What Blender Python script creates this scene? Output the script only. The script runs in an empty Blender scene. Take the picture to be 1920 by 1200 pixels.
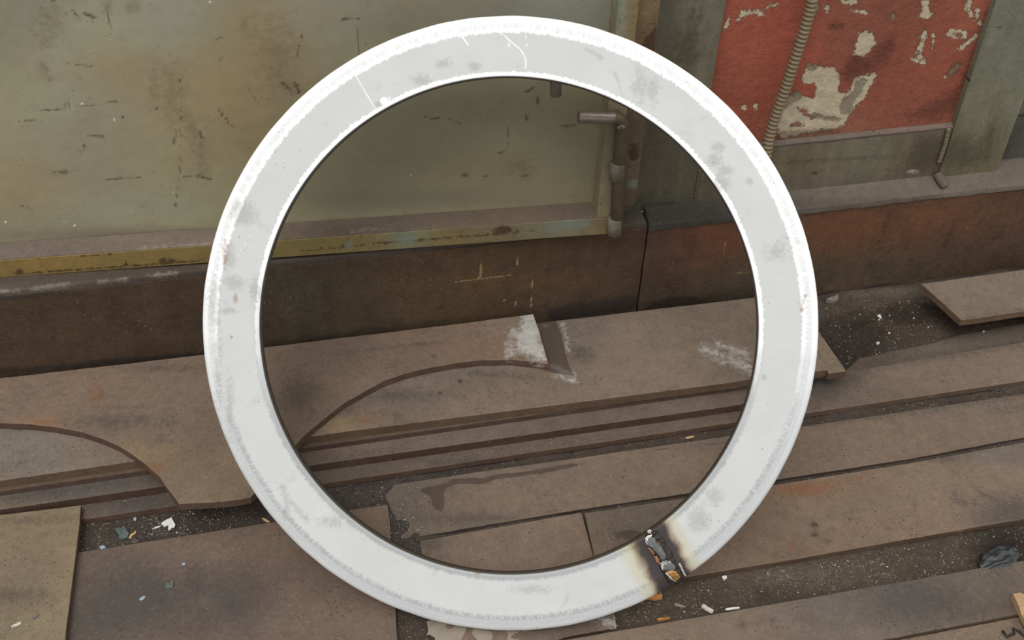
import bpy, bmesh, math, random
import numpy as np
from mathutils import Vector, Matrix, noise as mnoise
random.seed(7); rng = np.random.default_rng(7)
S = bpy.context.scene

# ------------------------------------------------------------------ camera
FPX = 2261.0
def _n(a): a = np.array(a, float); return a / np.linalg.norm(a)
_up = _n([-(854 - 960), -(600 - 3075), FPX])
_x = np.array([13000 - 960, 600 + 950, -FPX], float); _x = _n(_x - _up * np.dot(_x, _up))
_y = np.cross(_up, _x)
RW = np.array([_x, _y, _up])              # camera axes -> world
CAM = np.array([0, 0, 1.68294])
cam = bpy.data.cameras.new('camera'); camo = bpy.data.objects.new('camera', cam)
S.collection.objects.link(camo); S.camera = camo
cam.sensor_width = 36; cam.lens = FPX / 1920 * 36; cam.clip_start = .02
M4 = np.eye(4); M4[:3, :3] = RW; M4[:3, 3] = CAM
camo.matrix_world = Matrix(M4.tolist())

# ------------------------------------------------------------------ light
w = bpy.data.worlds.new('sky'); S.world = w; w.use_nodes = True
nt = w.node_tree; nt.nodes.clear()
out = nt.nodes.new('ShaderNodeOutputWorld'); bg = nt.nodes.new('ShaderNodeBackground')
geo = nt.nodes.new('ShaderNodeTexCoord'); sx = nt.nodes.new('ShaderNodeSeparateXYZ')
rp = nt.nodes.new('ShaderNodeValToRGB')
nt.links.new(geo.outputs['Generated'], sx.inputs[0]); nt.links.new(sx.outputs['Z'], rp.inputs[0])
rp.color_ramp.elements[0].position = 0.0; rp.color_ramp.elements[0].color = (.34, .34, .345, 1)
rp.color_ramp.elements[1].position = 0.9; rp.color_ramp.elements[1].color = (1, 1, 1.0, 1)
nt.links.new(rp.outputs[0], bg.inputs[0]); nt.links.new(bg.outputs[0], out.inputs[0])
bg.inputs[1].default_value = 1.27
sd = bpy.data.lights.new('sun', 'SUN'); sd.energy = 1.35; sd.angle = math.radians(28); sd.color = (1, .985, .96)
so = bpy.data.objects.new('sun', sd); S.collection.objects.link(so)
so.rotation_euler = Vector((-.38, -.62, 1.25)).to_track_quat('Z', 'Y').to_euler()   # overcast glow from above, behind the viewer's left
so.location = (-1, -1.5, 4)
S.view_settings.view_transform = 'Standard'; S.view_settings.look = 'None'
S.view_settings.gamma = 1; S.view_settings.use_curve_mapping = False
S.view_settings.exposure = 0.0

# ------------------------------------------------------------------ helpers
def ray(u, v): return RW @ np.array([u - 960, 600 - v, -FPX])
def P(u, v, h=0.0): r = ray(u, v); return CAM + r * (h - CAM[2]) / r[2]
def Q(u, v, y): r = ray(u, v); return CAM + r * (y - CAM[1]) / r[1]
def PL(u, v, p0, n): r = ray(u, v); return CAM + r * np.dot(np.array(p0) - CAM, n) / np.dot(r, n)
def topx(co):
    c = (np.asarray(co) - CAM) @ RW
    return np.stack([960 + FPX * c[:, 0] / -c[:, 2], 600 - FPX * c[:, 1] / -c[:, 2]], -1)
def lin(c):
    c = np.array(c, float) / 255
    return np.where(c <= .04045, c / 12.92, ((c + .055) / 1.055) ** 2.4)

def link(o, parent=None):
    S.collection.objects.link(o)
    if parent is not None:
        o.parent = parent
    return o
def meshobj(name, me, mat, parent=None, smooth=False):
    o = bpy.data.objects.new(name, me); link(o, parent)
    if mat: me.materials.append(mat)
    if smooth:
        me.polygons.foreach_set('use_smooth', [True] * len(me.polygons))
    return o
def bmobj(name, bm, mat, parent=None, smooth=False):
    bmesh.ops.recalc_face_normals(bm, faces=bm.faces)
    me = bpy.data.meshes.new(name); bm.to_mesh(me); bm.free()
    return meshobj(name, me, mat, parent, smooth)
def empty(name, loc=(0, 0, 0), parent=None):
    o = bpy.data.objects.new(name, None); o.empty_display_size = .05; o.location = loc
    return link(o, parent)
def tag(o, label=None, cat=None, group=None, kind=None):
    if label: o['label'] = label
    if cat: o['category'] = cat
    if group: o['group'] = group
    if kind: o['kind'] = kind
    return o

def grid_cut(bm, step, lo, hi, axes=(0, 1, 2)):
    for ax in axes:
        n = int((hi[ax] - lo[ax]) / step)
        for i in range(1, n + 1):
            co = [0, 0, 0]; no = [0, 0, 0]; co[ax] = lo[ax] + i * step; no[ax] = 1
            bmesh.ops.bisect_plane(bm, geom=bm.verts[:] + bm.edges[:] + bm.faces[:], plane_co=co, plane_no=no, dist=1e-6)

def plate(name, top, thick, mat, parent=None, step=.012, down=(0, 0, -1), bev=.0016, wob=.0006, lo=None, hi=None, axes=(0, 1), seed=0):
    """a cut steel plate: outline extruded down, softened edges, gridded so its colour can be painted per vertex"""
    bm = bmesh.new(); d = Vector(down) * thick
    tv = [bm.verts.new(Vector(p)) for p in top]; bv = [bm.verts.new(Vector(p) + d) for p in top]
    ft = bm.faces.new(tv); bm.faces.new(bv[::-1])
    n = len(tv)
    for i in range(n): bm.faces.new([tv[i], bv[i], bv[(i + 1) % n], tv[(i + 1) % n]])
    bmesh.ops.recalc_face_normals(bm, faces=bm.faces)
    if bev:
        es = list(ft.edges)
        try: bmesh.ops.bevel(bm, geom=es, offset=bev, segments=2, profile=.6, affect='EDGES')
        except Exception as ex: print('bevel', name, ex)
    co = np.array([v.co for v in bm.verts])
    l = co.min(0) if lo is None else np.maximum(lo, co.min(0)); h = co.max(0) if hi is None else np.minimum(hi, co.max(0))
    grid_cut(bm, step, l, h, axes)
    if wob:
        for v in bm.verts:
            q = v.co * 45 + Vector((seed * 7.3, 0, 0)); q2 = v.co * 9 + Vector((0, seed * 3.1, 0))
            v.co += Vector((mnoise.noise(q), mnoise.noise(q + Vector((9, 0, 0))), 0)) * wob + Vector((0, 0, mnoise.noise(q2))) * wob * .8
    return bmobj(name, bm, mat, parent)

# painting: colour and stain masks are authored once, then stored on the mesh vertices
def seg_d(p, a, b):
    a = np.array(a, float); b = np.array(b, float); ab = b - a
    t = np.clip(((p - a) @ ab) / (ab @ ab + 1e-9), 0, 1)
    return np.linalg.norm(p - (a + t[:, None] * ab), axis=1)
def poly_sd(p, poly):
    poly = [np.array(q, float) for q in poly]; n = len(poly)
    d = np.full(len(p), 1e9); ins = np.zeros(len(p), bool)
    for i in range(n):
        a, b = poly[i], poly[(i + 1) % n]
        d = np.minimum(d, seg_d(p, a, b))
        c = ((a[1] > p[:, 1]) != (b[1] > p[:, 1])) & (p[:, 0] < (b[0] - a[0]) * (p[:, 1] - a[1]) / (b[1] - a[1] + 1e-12) + a[0])
        ins ^= c
    return np.where(ins, d, -d)
def world_co(o):
    me = o.data; co = np.empty(len(me.vertices) * 3); me.vertices.foreach_get('co', co); co = co.reshape(-1, 3)
    m = np.array(o.matrix_world); par = o.parent
    mw = np.array(o.matrix_basis)
    while par is not None:
        mw = np.array(par.matrix_basis) @ mw; par = par.parent
    return co @ mw[:3, :3].T + mw[:3, 3]
def paint(o, base, spots=(), masks=None, w0=.35, side=None):
    co = world_co(o); px = topx(co)
    b = lin(base); acc = np.tile(b * w0, (len(px), 1)); wt = np.full(len(px), w0)
    for s in spots:
        u, v, r, c = s[:4]; ry = s[4] if len(s) > 4 else r
        wgt = np.exp(-(((px[:, 0] - u) / r) ** 2 + ((px[:, 1] - v) / ry) ** 2) / 2)
        acc += wgt[:, None] * lin(c); wt += wgt
    col = acc / wt[:, None]
    if side is not None:      # bare rusty cut edges, free of the dust that lies on top
        low = co[:, 2] < co[:, 2].max() - .0016 - (.0012 if len(co) > 500 else 0) * 0
        col[low] = lin(side)
    at = o.data.color_attributes.new('Col', 'FLOAT_COLOR', 'POINT')
    at.data.foreach_set('color', np.hstack([col, np.ones((len(px), 1))]).ravel())
    for nm in ('ma', 'mb', 'mc', 'md'):
        val = np.zeros(len(px))
        for it in (masks or {}).get(nm, []):
            k = it[0]
            if k == 'p': v = .5 + poly_sd(px, it[1]) / (2 * (it[2] if len(it) > 2 else 6))
            elif k == 'e': u0, v0, rx, ry = it[1:5]; v = .5 + (1 - np.sqrt(((px[:, 0] - u0) / rx) ** 2 + ((px[:, 1] - v0) / ry) ** 2)) * min(rx, ry) / (2 * (it[5] if len(it) > 5 else 6))
            elif k == 'l':
                pts = it[1]; d = np.min([seg_d(px, pts[i], pts[i + 1]) for i in range(len(pts) - 1)], axis=0)
                v = .5 + (it[2] - d) / (2 * (it[3] if len(it) > 3 else 4))
            if k == 'h': pts = it[1]; continue
            val = np.maximum(val, np.clip(v, 0, 1))
        for it in (masks or {}).get(nm, []):
            if it[0] == 'h': val = np.minimum(val, np.clip(.5 - poly_sd(px, it[1]) / 12, 0, 1))
        a = o.data.attributes.new(nm, 'FLOAT', 'POINT'); a.data.foreach_set('value', val)
    return o

# materials
class NB:
    def __init__(s, name):
        s.m = bpy.data.materials.new(name); s.m.use_nodes = True; s.t = s.m.node_tree; s.t.nodes.clear()
        s.out = s.n('ShaderNodeOutputMaterial'); s.b = s.n('ShaderNodeBsdfPrincipled'); s.l(s.b.outputs[0], s.out.inputs[0])
        s.tc = s.n('ShaderNodeTexCoord').outputs['Object']
    def n(s, t): return s.t.nodes.new(t)
    def l(s, a, b): s.t.links.new(a, b)
    def put(s, sock, v):
        if isinstance(v, bpy.types.NodeSocket): s.l(v, sock)
        else: sock.default_value = v
    def math(s, op, a, b=0, c=0, clamp=False):
        n = s.n('ShaderNodeMath'); n.operation = op; n.use_clamp = clamp
        for i, v in enumerate((a, b, c)): s.put(n.inputs[i], v)
        return n.outputs[0]
    def noise(s, scale, det=4, rough=.6, vec=None, dist=0, dim='3D'):
        n = s.n('ShaderNodeTexNoise'); n.noise_dimensions = dim; s.l(vec or s.tc, n.inputs['Vector'])
        n.inputs['Scale'].default_value = scale; n.inputs['Detail'].default_value = det; n.inputs['Roughness'].default_value = rough
        n.inputs['Distortion'].default_value = dist
        return n.outputs['Fac']
    def mapping(s, sc, loc=(0, 0, 0), rot=(0, 0, 0), vec=None):
        n = s.n('ShaderNodeMapping'); s.l(vec or s.tc, n.inputs[0])
        n.inputs['Location'].default_value = loc; n.inputs['Rotation'].default_value = rot; n.inputs['Scale'].default_value = sc
        return n.outputs[0]
    def ramp(s, v, a, b, ta=0, tb=1):
        n = s.n('ShaderNodeMapRange'); n.interpolation_type = 'SMOOTHSTEP'; s.put(n.inputs[0], v)
        for i, k in enumerate((a, b, ta, tb)): n.inputs[i + 1].default_value = k
        return n.outputs[0]
    def mix(s, f, a, b):
        n = s.n('ShaderNodeMix'); n.data_type = 'RGBA'; s.put(n.inputs[0], f)
        for i, v in ((6, a), (7, b)):
            s.put(n.inputs[i], v if isinstance(v, bpy.types.NodeSocket) else (*v, 1))
        return n.outputs[2]
    def scale(s, c, k):
        n = s.n('ShaderNodeVectorMath'); n.operation = 'SCALE'; s.put(n.inputs[0], c if isinstance(c, bpy.types.NodeSocket) else tuple(c))
        s.put(n.inputs['Scale'], k); return n.outputs[0]
    def attr(s, nm, out='Color'):
        n = s.n('ShaderNodeAttribute'); n.attribute_name = nm; return n.outputs[out]
    def speck(s, scale, size, dens_noise=None, th=.5, vec=None):
        n = s.n('ShaderNodeTexVoronoi'); s.l(vec or s.tc, n.inputs['Vector']); n.inputs['Scale'].default_value = scale
        d = s.ramp(n.outputs['Distance'], size, size * .6)
        sep = s.n('ShaderNodeSeparateColor'); s.l(n.outputs['Color'], sep.inputs[0])
        pick = s.math('GREATER_THAN', sep.outputs[0], th)
        r = s.math('MULTIPLY', d, pick)
        if dens_noise is not None: r = s.math('MULTIPLY', r, dens_noise)
        return r

def steel(name, mott=.16, ms=6, fine=.12, fs=260, ma=None, mb=None, mc=None, md=None, edge=.5, en=95, specks=.35, speck_col=(215, 208, 195), sth=.82,
          dark=.5, dth=.72, rough=.75, bump=.25, bdist=.002, bsc=90, scratch=0, drips=0, tint=None, spec=.35, mid=.3, maskbump=0):
    m = NB(name); c = m.attr('Col')
    n1 = m.noise(ms, 5, .62, dist=.4); n2 = m.noise(ms * 5, 5, .65); n3 = m.noise(fs, 2, .6)
    if tint: c = m.mix(m.ramp(m.noise(ms * 1.7, 5, .7, vec=m.mapping((1, 1, 1), (4, 2, 9))), .46, .74), c, m.mix(.4, c, lin(tint)))
    k = m.math('ADD', m.math('MULTIPLY', m.math('SUBTRACT', n1, .5), mott * 3), 1)
    k = m.math('ADD', k, m.math('MULTIPLY', m.math('SUBTRACT', n2, .5), mott * 1.8))
    k = m.math('ADD', k, m.math('MULTIPLY', m.math('SUBTRACT', n3, .5), fine * 2.4))
    n4 = m.noise(115, 6, .82, dist=.3); n5 = m.noise(38, 6, .75, vec=m.mapping((1, 1, 1), (7, 3, 2)))
    k = m.math('ADD', k, m.math('MULTIPLY', m.math('SUBTRACT', n4, .5), mid * 2.2))
    k = m.math('ADD', k, m.math('MULTIPLY', m.math('SUBTRACT', n5, .5), mid * 1.6))
    c = m.scale(c, m.math('MAXIMUM', k, .25))
    if drips:
        dn = m.noise(1, 4, .6, vec=m.mapping((38, 38, 5)))
        c = m.scale(c, m.ramp(dn, .35, .68, 1 - drips, 1 + drips * .5))
    h = m.math('ADD', m.noise(bsc, 6, .7), m.math('MULTIPLY', n2, .8))
    if scratch:
        for i, (sc, rot) in enumerate((((5, 5, 110), 0.08), ((120, 120, 4), .05), ((60, 60, 9), .7))):
            sn = m.noise(1, 3, .6, vec=m.mapping(sc, (i * 3.1, 0, i), (0, rot, 0)), dist=.35)
            gate = m.ramp(m.noise(11, 3, .6, vec=m.mapping((1, 1, 1), (i * 5, 1, 2))), .55, .66)
            c = m.mix(m.math('MULTIPLY', m.math('MULTIPLY', m.ramp(sn, .70, .745), gate), scratch), c, lin((58, 48, 40)))
    if dark:
        gate = m.ramp(m.noise(14, 3, .6), .42, .62)
        c = m.mix(m.math('MULTIPLY', m.speck(130, .30, gate, dth), dark), c, m.scale(c, .35))
        c = m.mix(m.math('MULTIPLY', m.speck(330, .34, None, .7), dark * .5), c, m.scale(c, .5))
    if specks:
        gate = m.ramp(m.noise(8, 4, .6, vec=m.mapping((1, 1, 1), (2, 7, 1))), .40, .60)
        c = m.mix(m.math('MULTIPLY', m.speck(210, .22, gate, sth), specks), c, lin(speck_col))
    en_ = m.math('SUBTRACT', m.noise(en, 6, .7), .5)
    for nm, mm in (('ma', ma), ('mb', mb), ('mc', mc), ('md', md)):
        if mm:
            col, amt, soft = mm[:3]; amp = mm[3] if len(mm) > 3 else edge
            a = m.attr(nm, 'Fac')
            live = m.ramp(a, .02, .12)
            f = m.ramp(m.math('ADD', a, m.math('MULTIPLY', en_, amp * 2)), .5 - soft, .5 + soft)
            f = m.math('MULTIPLY', m.math('MULTIPLY', f, live), amt)
            cc = m.scale(lin(col), m.math('ADD', .55, m.math('MULTIPLY', m.noise(45, 6, .7), .9)))
            c = m.mix(f, c, cc)
            if maskbump: h = m.math('SUBTRACT', h, m.math('MULTIPLY', f, maskbump))
    m.l(c, m.b.inputs['Base Color'])
    m.put(m.b.inputs['Roughness'], m.math('ADD', rough - .12, m.math('MULTIPLY', n2, .24)))
    m.b.inputs['Specular IOR Level'].default_value = spec
    bp = m.n('ShaderNodeBump'); bp.inputs['Strength'].default_value = bump; bp.inputs['Distance'].default_value = bdist
    m.l(h, bp.inputs['Height']); m.l(bp.outputs[0], m.b.inputs['Normal'])
    return m.m
def plain(name, col, rough=.7, metal=0, mott=.2, ms=40, bump=.2, spec=.4):
    m = NB(name)
    c = m.scale(lin(col), m.math('ADD', 1 - mott, m.math('MULTIPLY', m.noise(ms, 5, .65), mott * 2)))
    m.l(c, m.b.inputs['Base Color']); m.b.inputs['Roughness'].default_value = rough; m.b.inputs['Metallic'].default_value = metal
    m.b.inputs['Specular IOR Level'].default_value = spec
    bp = m.n('ShaderNodeBump'); bp.inputs['Strength'].default_value = bump; bp.inputs['Distance'].default_value = .001
    m.l(m.noise(ms * 4, 4, .6), bp.inputs['Height']); m.l(bp.outputs[0], m.b.inputs['Normal'])
    return m.m

MW = steel('painted_base_steel', mott=.3, ms=15, mid=.5, ma=((50, 42, 37), .8, .2), mb=((112, 72, 50), .4, .5, 1.3), tint=(80, 64, 46), mc=((150, 132, 90), .8, .15), scratch=.4, specks=.3, bump=.5, drips=.07)
MDUST = steel('dusty_steel', mid=.3, mott=.14, ms=12, ma=((52, 45, 42), .8, .1), mb=((150, 142, 134), .55, .4, 1.2), specks=.25, bump=.35, rough=.9, spec=.2)
MGRN = steel('green_painted_steel', mott=.13, ms=10, ma=((70, 62, 48), .6, .3, .7), mb=((165, 160, 140), .7, .15), mc=((48, 40, 34), .8, .15), specks=.1, bump=.35, drips=.14, dark=.6)
MRED = steel('peeling_red_paint', mott=.1, ms=9, mid=.22, ma=((188, 174, 148), 1, .12, 1.15), mb=((70, 48, 42), .55, .35, .6), mc=((132, 122, 102), .9, .3, .9), specks=.12, speck_col=(225, 190, 160), sth=.92, bump=.75, bdist=.0035, bsc=60, dark=.5, drips=.07, maskbump=1.2, fine=.16, en=130, rough=.7, spec=.15)
MDOOR = steel('olive_door_paint', mott=.05, ms=7, fine=.08, fs=520, mid=.09, ma=((100, 82, 62), .38, .5, 1.2), mb=((215, 212, 200), .9, .1, .2), mc=((66, 55, 44), .7, .3, 1.1), tint=(138, 124, 96), specks=.2, sth=.90, scratch=.5, dark=.45, dth=.86, bump=.16, rough=.5, spec=.45)
MOLV = steel('chipped_yellow_olive_paint', mott=.16, ms=16, ma=((70, 50, 36), .85, .12, .6), mb=((120, 128, 112), .85, .15, .6), mc=((190, 180, 170), .8, .1, .6), specks=.15, dark=.8, dth=.6, bump=.35, rough=.6)
MPL = steel('dusty_brown_plate', mott=.11, ms=10, fine=.26, fs=520, ma=((64, 60, 57), .55, .5, 1.0), mb=((186, 184, 178), .85, .55, 1.4), mc=((124, 82, 54), .5, .45, .9), md=((72, 60, 51), .8, .08, .3), tint=(98, 90, 78), specks=.3, mid=.40, bump=.5, bsc=150, dark=.7, dth=.6, rough=.78, spec=.3)
MEDGE = steel('flame_cut_edge', mott=.2, ms=20, ma=((62, 52, 46), .75, .18), mc=((132, 72, 40), .7, .25), bump=.5, drips=.2, rough=.8, specks=.1)
MDIRT = steel('gritty_dirt', mid=.5, mott=.26, ms=14, fine=.3, fs=420, ma=((44, 38, 34), .6, .3), mb=((116, 104, 90), .5, .5, 1.2), mc=((66, 62, 44), .4, .4), specks=.8, sth=.62, dark=.8, dth=.5, bump=.9, bdist=.006, bsc=150, rough=.95, spec=.15)

# ================================================================== SETTING
# ---- floor
def ground_h(x, y):
    h = -.0025 + .0035 * mnoise.noise(Vector((x * 9, y * 9, 0))) + .002 * mnoise.noise(Vector((x * 45, y * 45, 3)))
    d = math.exp(-((y - 1.715) / .028) ** 2) * .022 * (1 if x > .93 else max(0, 1 - (.93 - x) / .08)) * (.8 + .5 * mnoise.noise(Vector((x * 14, 0, 0))))
    d += .010 * math.exp(-((x - 1.16) / .12) ** 2 - ((y - 1.62) / .06) ** 2) * (1 + mnoise.noise(Vector((x * 40, y * 40, 9))))
    d += .0075 * math.exp(-(((x - .155) / .055) ** 2) ** 1.5 - (((y - 1.31) / .10) ** 2) ** 2)
    return min(h, .0005) + d
nx, ny = 330, 190; X0, X1, Y0, Y1 = -1.1, 2.2, -.1, 1.80
vs = []
for j in range(ny + 1):
    for i in range(nx + 1):
        x = X0 + (X1 - X0) * i / nx; y = Y0 + (Y1 - Y0) * j / ny
        vs.append((x, y, ground_h(x, y)))
fs = [(j * (nx + 1) + i, j * (nx + 1) + i + 1, (j + 1) * (nx + 1) + i + 1, (j + 1) * (nx + 1) + i) for j in range(ny) for i in range(nx)]
me = bpy.data.meshes.new('floor'); me.from_pydata(vs, [], fs)
floor = tag(meshobj('floor', me, MDIRT, None, True), 'dark gritty dirt floor scattered with swarf between the steel plates', kind='structure')
paint(floor, (82, 72, 64), [(1650, 590, 60, (84, 72, 60), 30), (1640, 545, 80, (98, 88, 78), 8), (1480, 1060, 200, (92, 80, 68), 30), (700, 950, 90, (70, 66, 64), 50),
      (1200, 1130, 70, (98, 88, 74), 30), (1600, 680, 60, (66, 58, 54), 30), (400, 980, 200, (72, 64, 58), 25), (1890, 1030, 40, (48, 42, 38), 25), (1890, 1030, 30, (44, 38, 35), 20)],
      {'ma': [('e', 1600, 640, 70, 50, 30), ('e', 1700, 590, 60, 22, 15)], 'mb': [('e', 1460, 1075, 120, 16, 20), ('e', 1620, 545, 90, 7, 8)], 'mc': [('e', 1615, 590, 26, 6, 8)]})

# ---- wall_back
wall = tag(empty('wall_back', (.6, 1.735, 0)), 'old painted steel wall with a brown base, dusty ledge and green uprights', kind='structure')
def box_pts(x0, x1, z0, z1, y): return [(x0, y, z0), (x1, y, z0), (x1, y, z1), (x0, y, z1)]
def wpart(name, pts, thick, mat, step=.008, down=(0, 1, 0), lo=None, hi=None, axes=(0, 2), wob=.0004, bev=.002, label=None, seed=1):
    pts = [tuple(np.array(p) - np.array(wall.location)) for p in pts]
    l = None if lo is None else np.array(lo) - np.array(wall.location); h = None if hi is None else np.array(hi) - np.array(wall.location)
    o = plate(name, pts, thick, mat, wall, step, down, bev, wob, l, h, axes, seed)
    if label: o['label'] = label
    return o
# base beams with the ragged joint at x ~ .708
jz = np.linspace(0, .246, 12); jx = [.7085 + .0016 * mnoise.noise(Vector((0, 0, z * 40))) + (.0016 if z < .03 else 0) for z in jz]
bl = wpart('base_beam', [(-.95, 1.735, 0)] + [(jx[i] - .0016, 1.735, jz[i]) for i in range(12)] + [(-.95, 1.735, .264)], .05, MW, label='brown steel beam under the door')
paint(bl, (72, 57, 43), [(120, 640, 160, (76, 58, 42), 60), (300, 560, 120, (72, 56, 44), 40), (700, 560, 120, (80, 68, 50), 60), (900, 540, 140, (92, 70, 44), 60), (1100, 500, 70, (86, 66, 46), 50), (1160, 450, 60, (78, 56, 46), 40), (600, 620, 120, (72, 64, 52), 40), (560, 540, 50, (78, 74, 62), 40), (1100, 570, 100, (62, 52, 44), 18), (840, 500, 300, (70, 54, 42), 12), (1188, 520, 14, (80, 60, 50), 60)],
      {'ma': [('l', [(0, 558), (70, 552), (95, 545)], 5, 8), ('l', [(1040, 590), (1195, 566)], 14, 14), ('p', [(0, 700), (0, 690), (120, 684), (200, 672), (480, 655), (480, 670)], 8)],
       'mc': [('l', [(897, 475), (903, 515), (905, 525)], 2.2), ('l', [(969, 480), (970, 495)], 2), ('l', [(996, 512), (997, 538)], 2.2), ('l', [(995, 545), (995, 575)], 1.8), ('e', 948, 575, 3, 6, 3), ('l', [(966, 565), (966, 574)], 2), ('l', [(945, 563), (962, 566)], 1.2), ('l', [(1072, 470), (1073, 478)], 2), ('l', [(140, 560), (152, 572)], 1), ('l', [(262, 600), (272, 612), (285, 620)], 1.4), ('l', [(850, 528), (960, 515)], 1)]})
br = wpart('base_beam', [(jx[i] + .0016, 1.735, jz[i]) for i in range(12)][::-1] + [(2.2, 1.735, 0), (2.2, 1.735, .230)], .05, MW, label='rust-orange streaked steel beam right of the ragged joint', seed=2)
paint(br, (82, 62, 48), [(1330, 440, 60, (106, 63, 45), 22), (1300, 470, 50, (92, 63, 47), 30), (1340, 500, 60, (84, 63, 47), 20), (1230, 480, 30, (78, 58, 46), 60), (1600, 430, 110, (106, 69, 45), 34), (1760, 400, 110, (110, 71, 47), 30), (1880, 420, 60, (86, 65, 47), 30), (1620, 500, 160, (80, 69, 51), 24), (1850, 470, 100, (80, 60, 48), 30), (1260, 560, 80, (72, 62, 52), 20), (1380, 540, 40, (78, 70, 60), 30), (1700, 385, 300, (84, 64, 52), 8), (1350, 407, 200, (80, 62, 52), 7)],
      {'ma': [('p', [(1205, 582), (1225, 566), (1262, 556), (1300, 556), (1330, 566), (1330, 600), (1205, 600)], 5), ('p', [(1530, 560), (1540, 548), (1590, 545), (1625, 538), (1650, 530), (1680, 534), (1710, 536), (1730, 525), (1760, 560), (1530, 600)], 5), ('l', [(1668, 400), (1648, 460)], 2, 16), ('l', [(1790, 420), (1770, 460)], 2, 18)],
       'mb': [('p', [(1310, 420), (1350, 405), (1395, 440), (1400, 470), (1340, 490), (1320, 460)], 14), ('p', [(1520, 405), (1640, 392), (1640, 440), (1560, 470), (1525, 460)], 16), ('p', [(1690, 385), (1820, 372), (1800, 420), (1720, 440)], 16), ('e', 1275, 475, 12, 6, 8), ('e', 1320, 490, 30, 12, 10)],
       'mc': [('l', [(1361, 455), (1356, 492)], 1.2), ('l', [(1376, 512), (1405, 509)], 1.8), ('l', [(1328, 413), (1330, 418)], 2.5)]})
# ledges
lL = wpart('ledge', [(-.95, 1.736, .276), (.705, 1.736, .2595), (.705, 1.85, .262), (-.95, 1.85, .28)], .012, MDUST, .012, (0, 0, -1), axes=(0, 1), bev=.004, label='dusty ledge under the door')
paint(lL, (80, 71, 64), [(150, 545, 200, (92, 83, 76), 6)], {'mb': [('l', [(0, 547), (30, 546)], 2, 4), ('l', [(60, 543), (130, 533)], 3, 5), ('l', [(280, 518), (330, 512)], 3, 4), ('l', [(180, 530), (240, 522)], 1.5, 4)]})
lR = wpart('ledge', [(.709, 1.732, .252), (2.2, 1.732, .240), (2.2, 1.80, .262), (.709, 1.80, .276)], .012, MDUST, .008, (0, 0, -1), axes=(0, 1), bev=.0085, wob=.0022, label='dust-caked ledge under the red panel', seed=5)
paint(lR, (98, 91, 81), [(1700, 345, 200, (106, 96, 86), 14), (1900, 320, 60, (104, 94, 84), 14), (1290, 398, 90, (50, 49, 44), 30), (1290, 398, 80, (50, 49, 44), 24), (1290, 398, 80, (50, 49, 44), 24), (1560, 350, 60, (100, 92, 82), 10), (1600, 385, 300, (84, 74, 67), 8)],
      {'ma': [('l', [(1560, 352), (1575, 357), (1602, 353)], .9, 3), ('l', [(1758, 330), (1770, 350), (1782, 352)], 1.2, 3), ('l', [(1850, 318), (1862, 326)], 1, 3)], 'mb': [('l', [(1702, 330), (1714, 318)], 3, 5)]})
YG = 1.775
ZT = 1.9
lo_v = (-2, 1, 0); hi_v = (1.75, 3, .86)
x1 = Q(1362, 0, YG)[0]; x2 = Q(1866, 0, YG)[0]; x3 = Q(1917, 160, YG)[0]
rail_top = Q(1450, 272, YG)[2]
po = wpart('post', box_pts(.60, x1, .255, ZT, YG), .03, MGRN, .008, lo=lo_v, hi=hi_v, label='green steel upright beside the door')
paint(po, (109, 104, 86), [(1290, 30, 60, (115, 112, 96), 50), (1265, 100, 30, (99, 90, 72), 50), (1320, 120, 30, (113, 106, 86), 60), (1250, 20, 14, (87, 80, 66), 80), (1260, 250, 60, (75, 70, 56), 50), (1300, 320, 60, (83, 78, 60), 40), (1240, 380, 60, (69, 66, 56), 14)],
      {'ma': [('l', [(1300, 18), (1290, 40)], 4, 10), ('l', [(1318, 18), (1306, 46)], 4, 10), ('e', 1285, 90, 22, 40, 30), ('e', 1250, 390, 60, 12, 10)], 'mc': [('l', [(1208, 390), (1260, 385)], 5, 12)]})
pr = wpart('post', box_pts(x2, x3 + .012, .255, ZT, YG - .004), .035, MGRN, .008, lo=lo_v, hi=hi_v, label='green steel upright at the right of the red panel', seed=3)
paint(pr, (115, 112, 92), [(1880, 60, 40, (121, 120, 102), 80), (1840, 200, 40, (115, 112, 92), 60), (1800, 300, 60, (99, 90, 68), 30), (1850, 290, 30, (107, 98, 72), 40), (1780, 260, 20, (93, 84, 66), 30)],
      {'ma': [('e', 1800, 285, 45, 26, 25), ('l', [(1845, 300), (1860, 240)], 5, 10)], 'mc': [('l', [(1852, 50), (1878, 51)], 1.4, 3), ('e', 1853, 92, 4, 3, 3), ('l', [(1795, 195), (1788, 238)], 1.2, 3), ('e', 1818, 150, 3, 3, 3)]})
ra = wpart('rail', box_pts(x1 - .001, x2 + .001, .255, rail_top, YG + .001), .03, MGRN, .008, label='green steel rail below the red panel', seed=4)
paint(ra, (111, 104, 86), [(1500, 300, 50, (101, 90, 68), 30), (1570, 290, 40, (117, 110, 90), 25), (1640, 290, 40, (117, 112, 92), 25), (1700, 300, 30, (99, 88, 66), 30), (1740, 300, 30, (91, 78, 58), 30), (1560, 345, 120, (99, 90, 76), 12), (1350, 330, 40, (83, 76, 60), 40)],
      {'ma': [('p', [(1700, 290), (1720, 260), (1790, 250), (1760, 320), (1690, 325)], 20), ('l', [(1470, 305), (1700, 292)], 2, 10)], 'mc': [('e', 1528, 325, 6, 4, 3), ('e', 1668, 318, 5, 3, 3), ('l', [(1635, 275), (1620, 298)], 1.2, 4)], 'mb': [('e', 1712, 322, 10, 4, 6)]})
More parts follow.
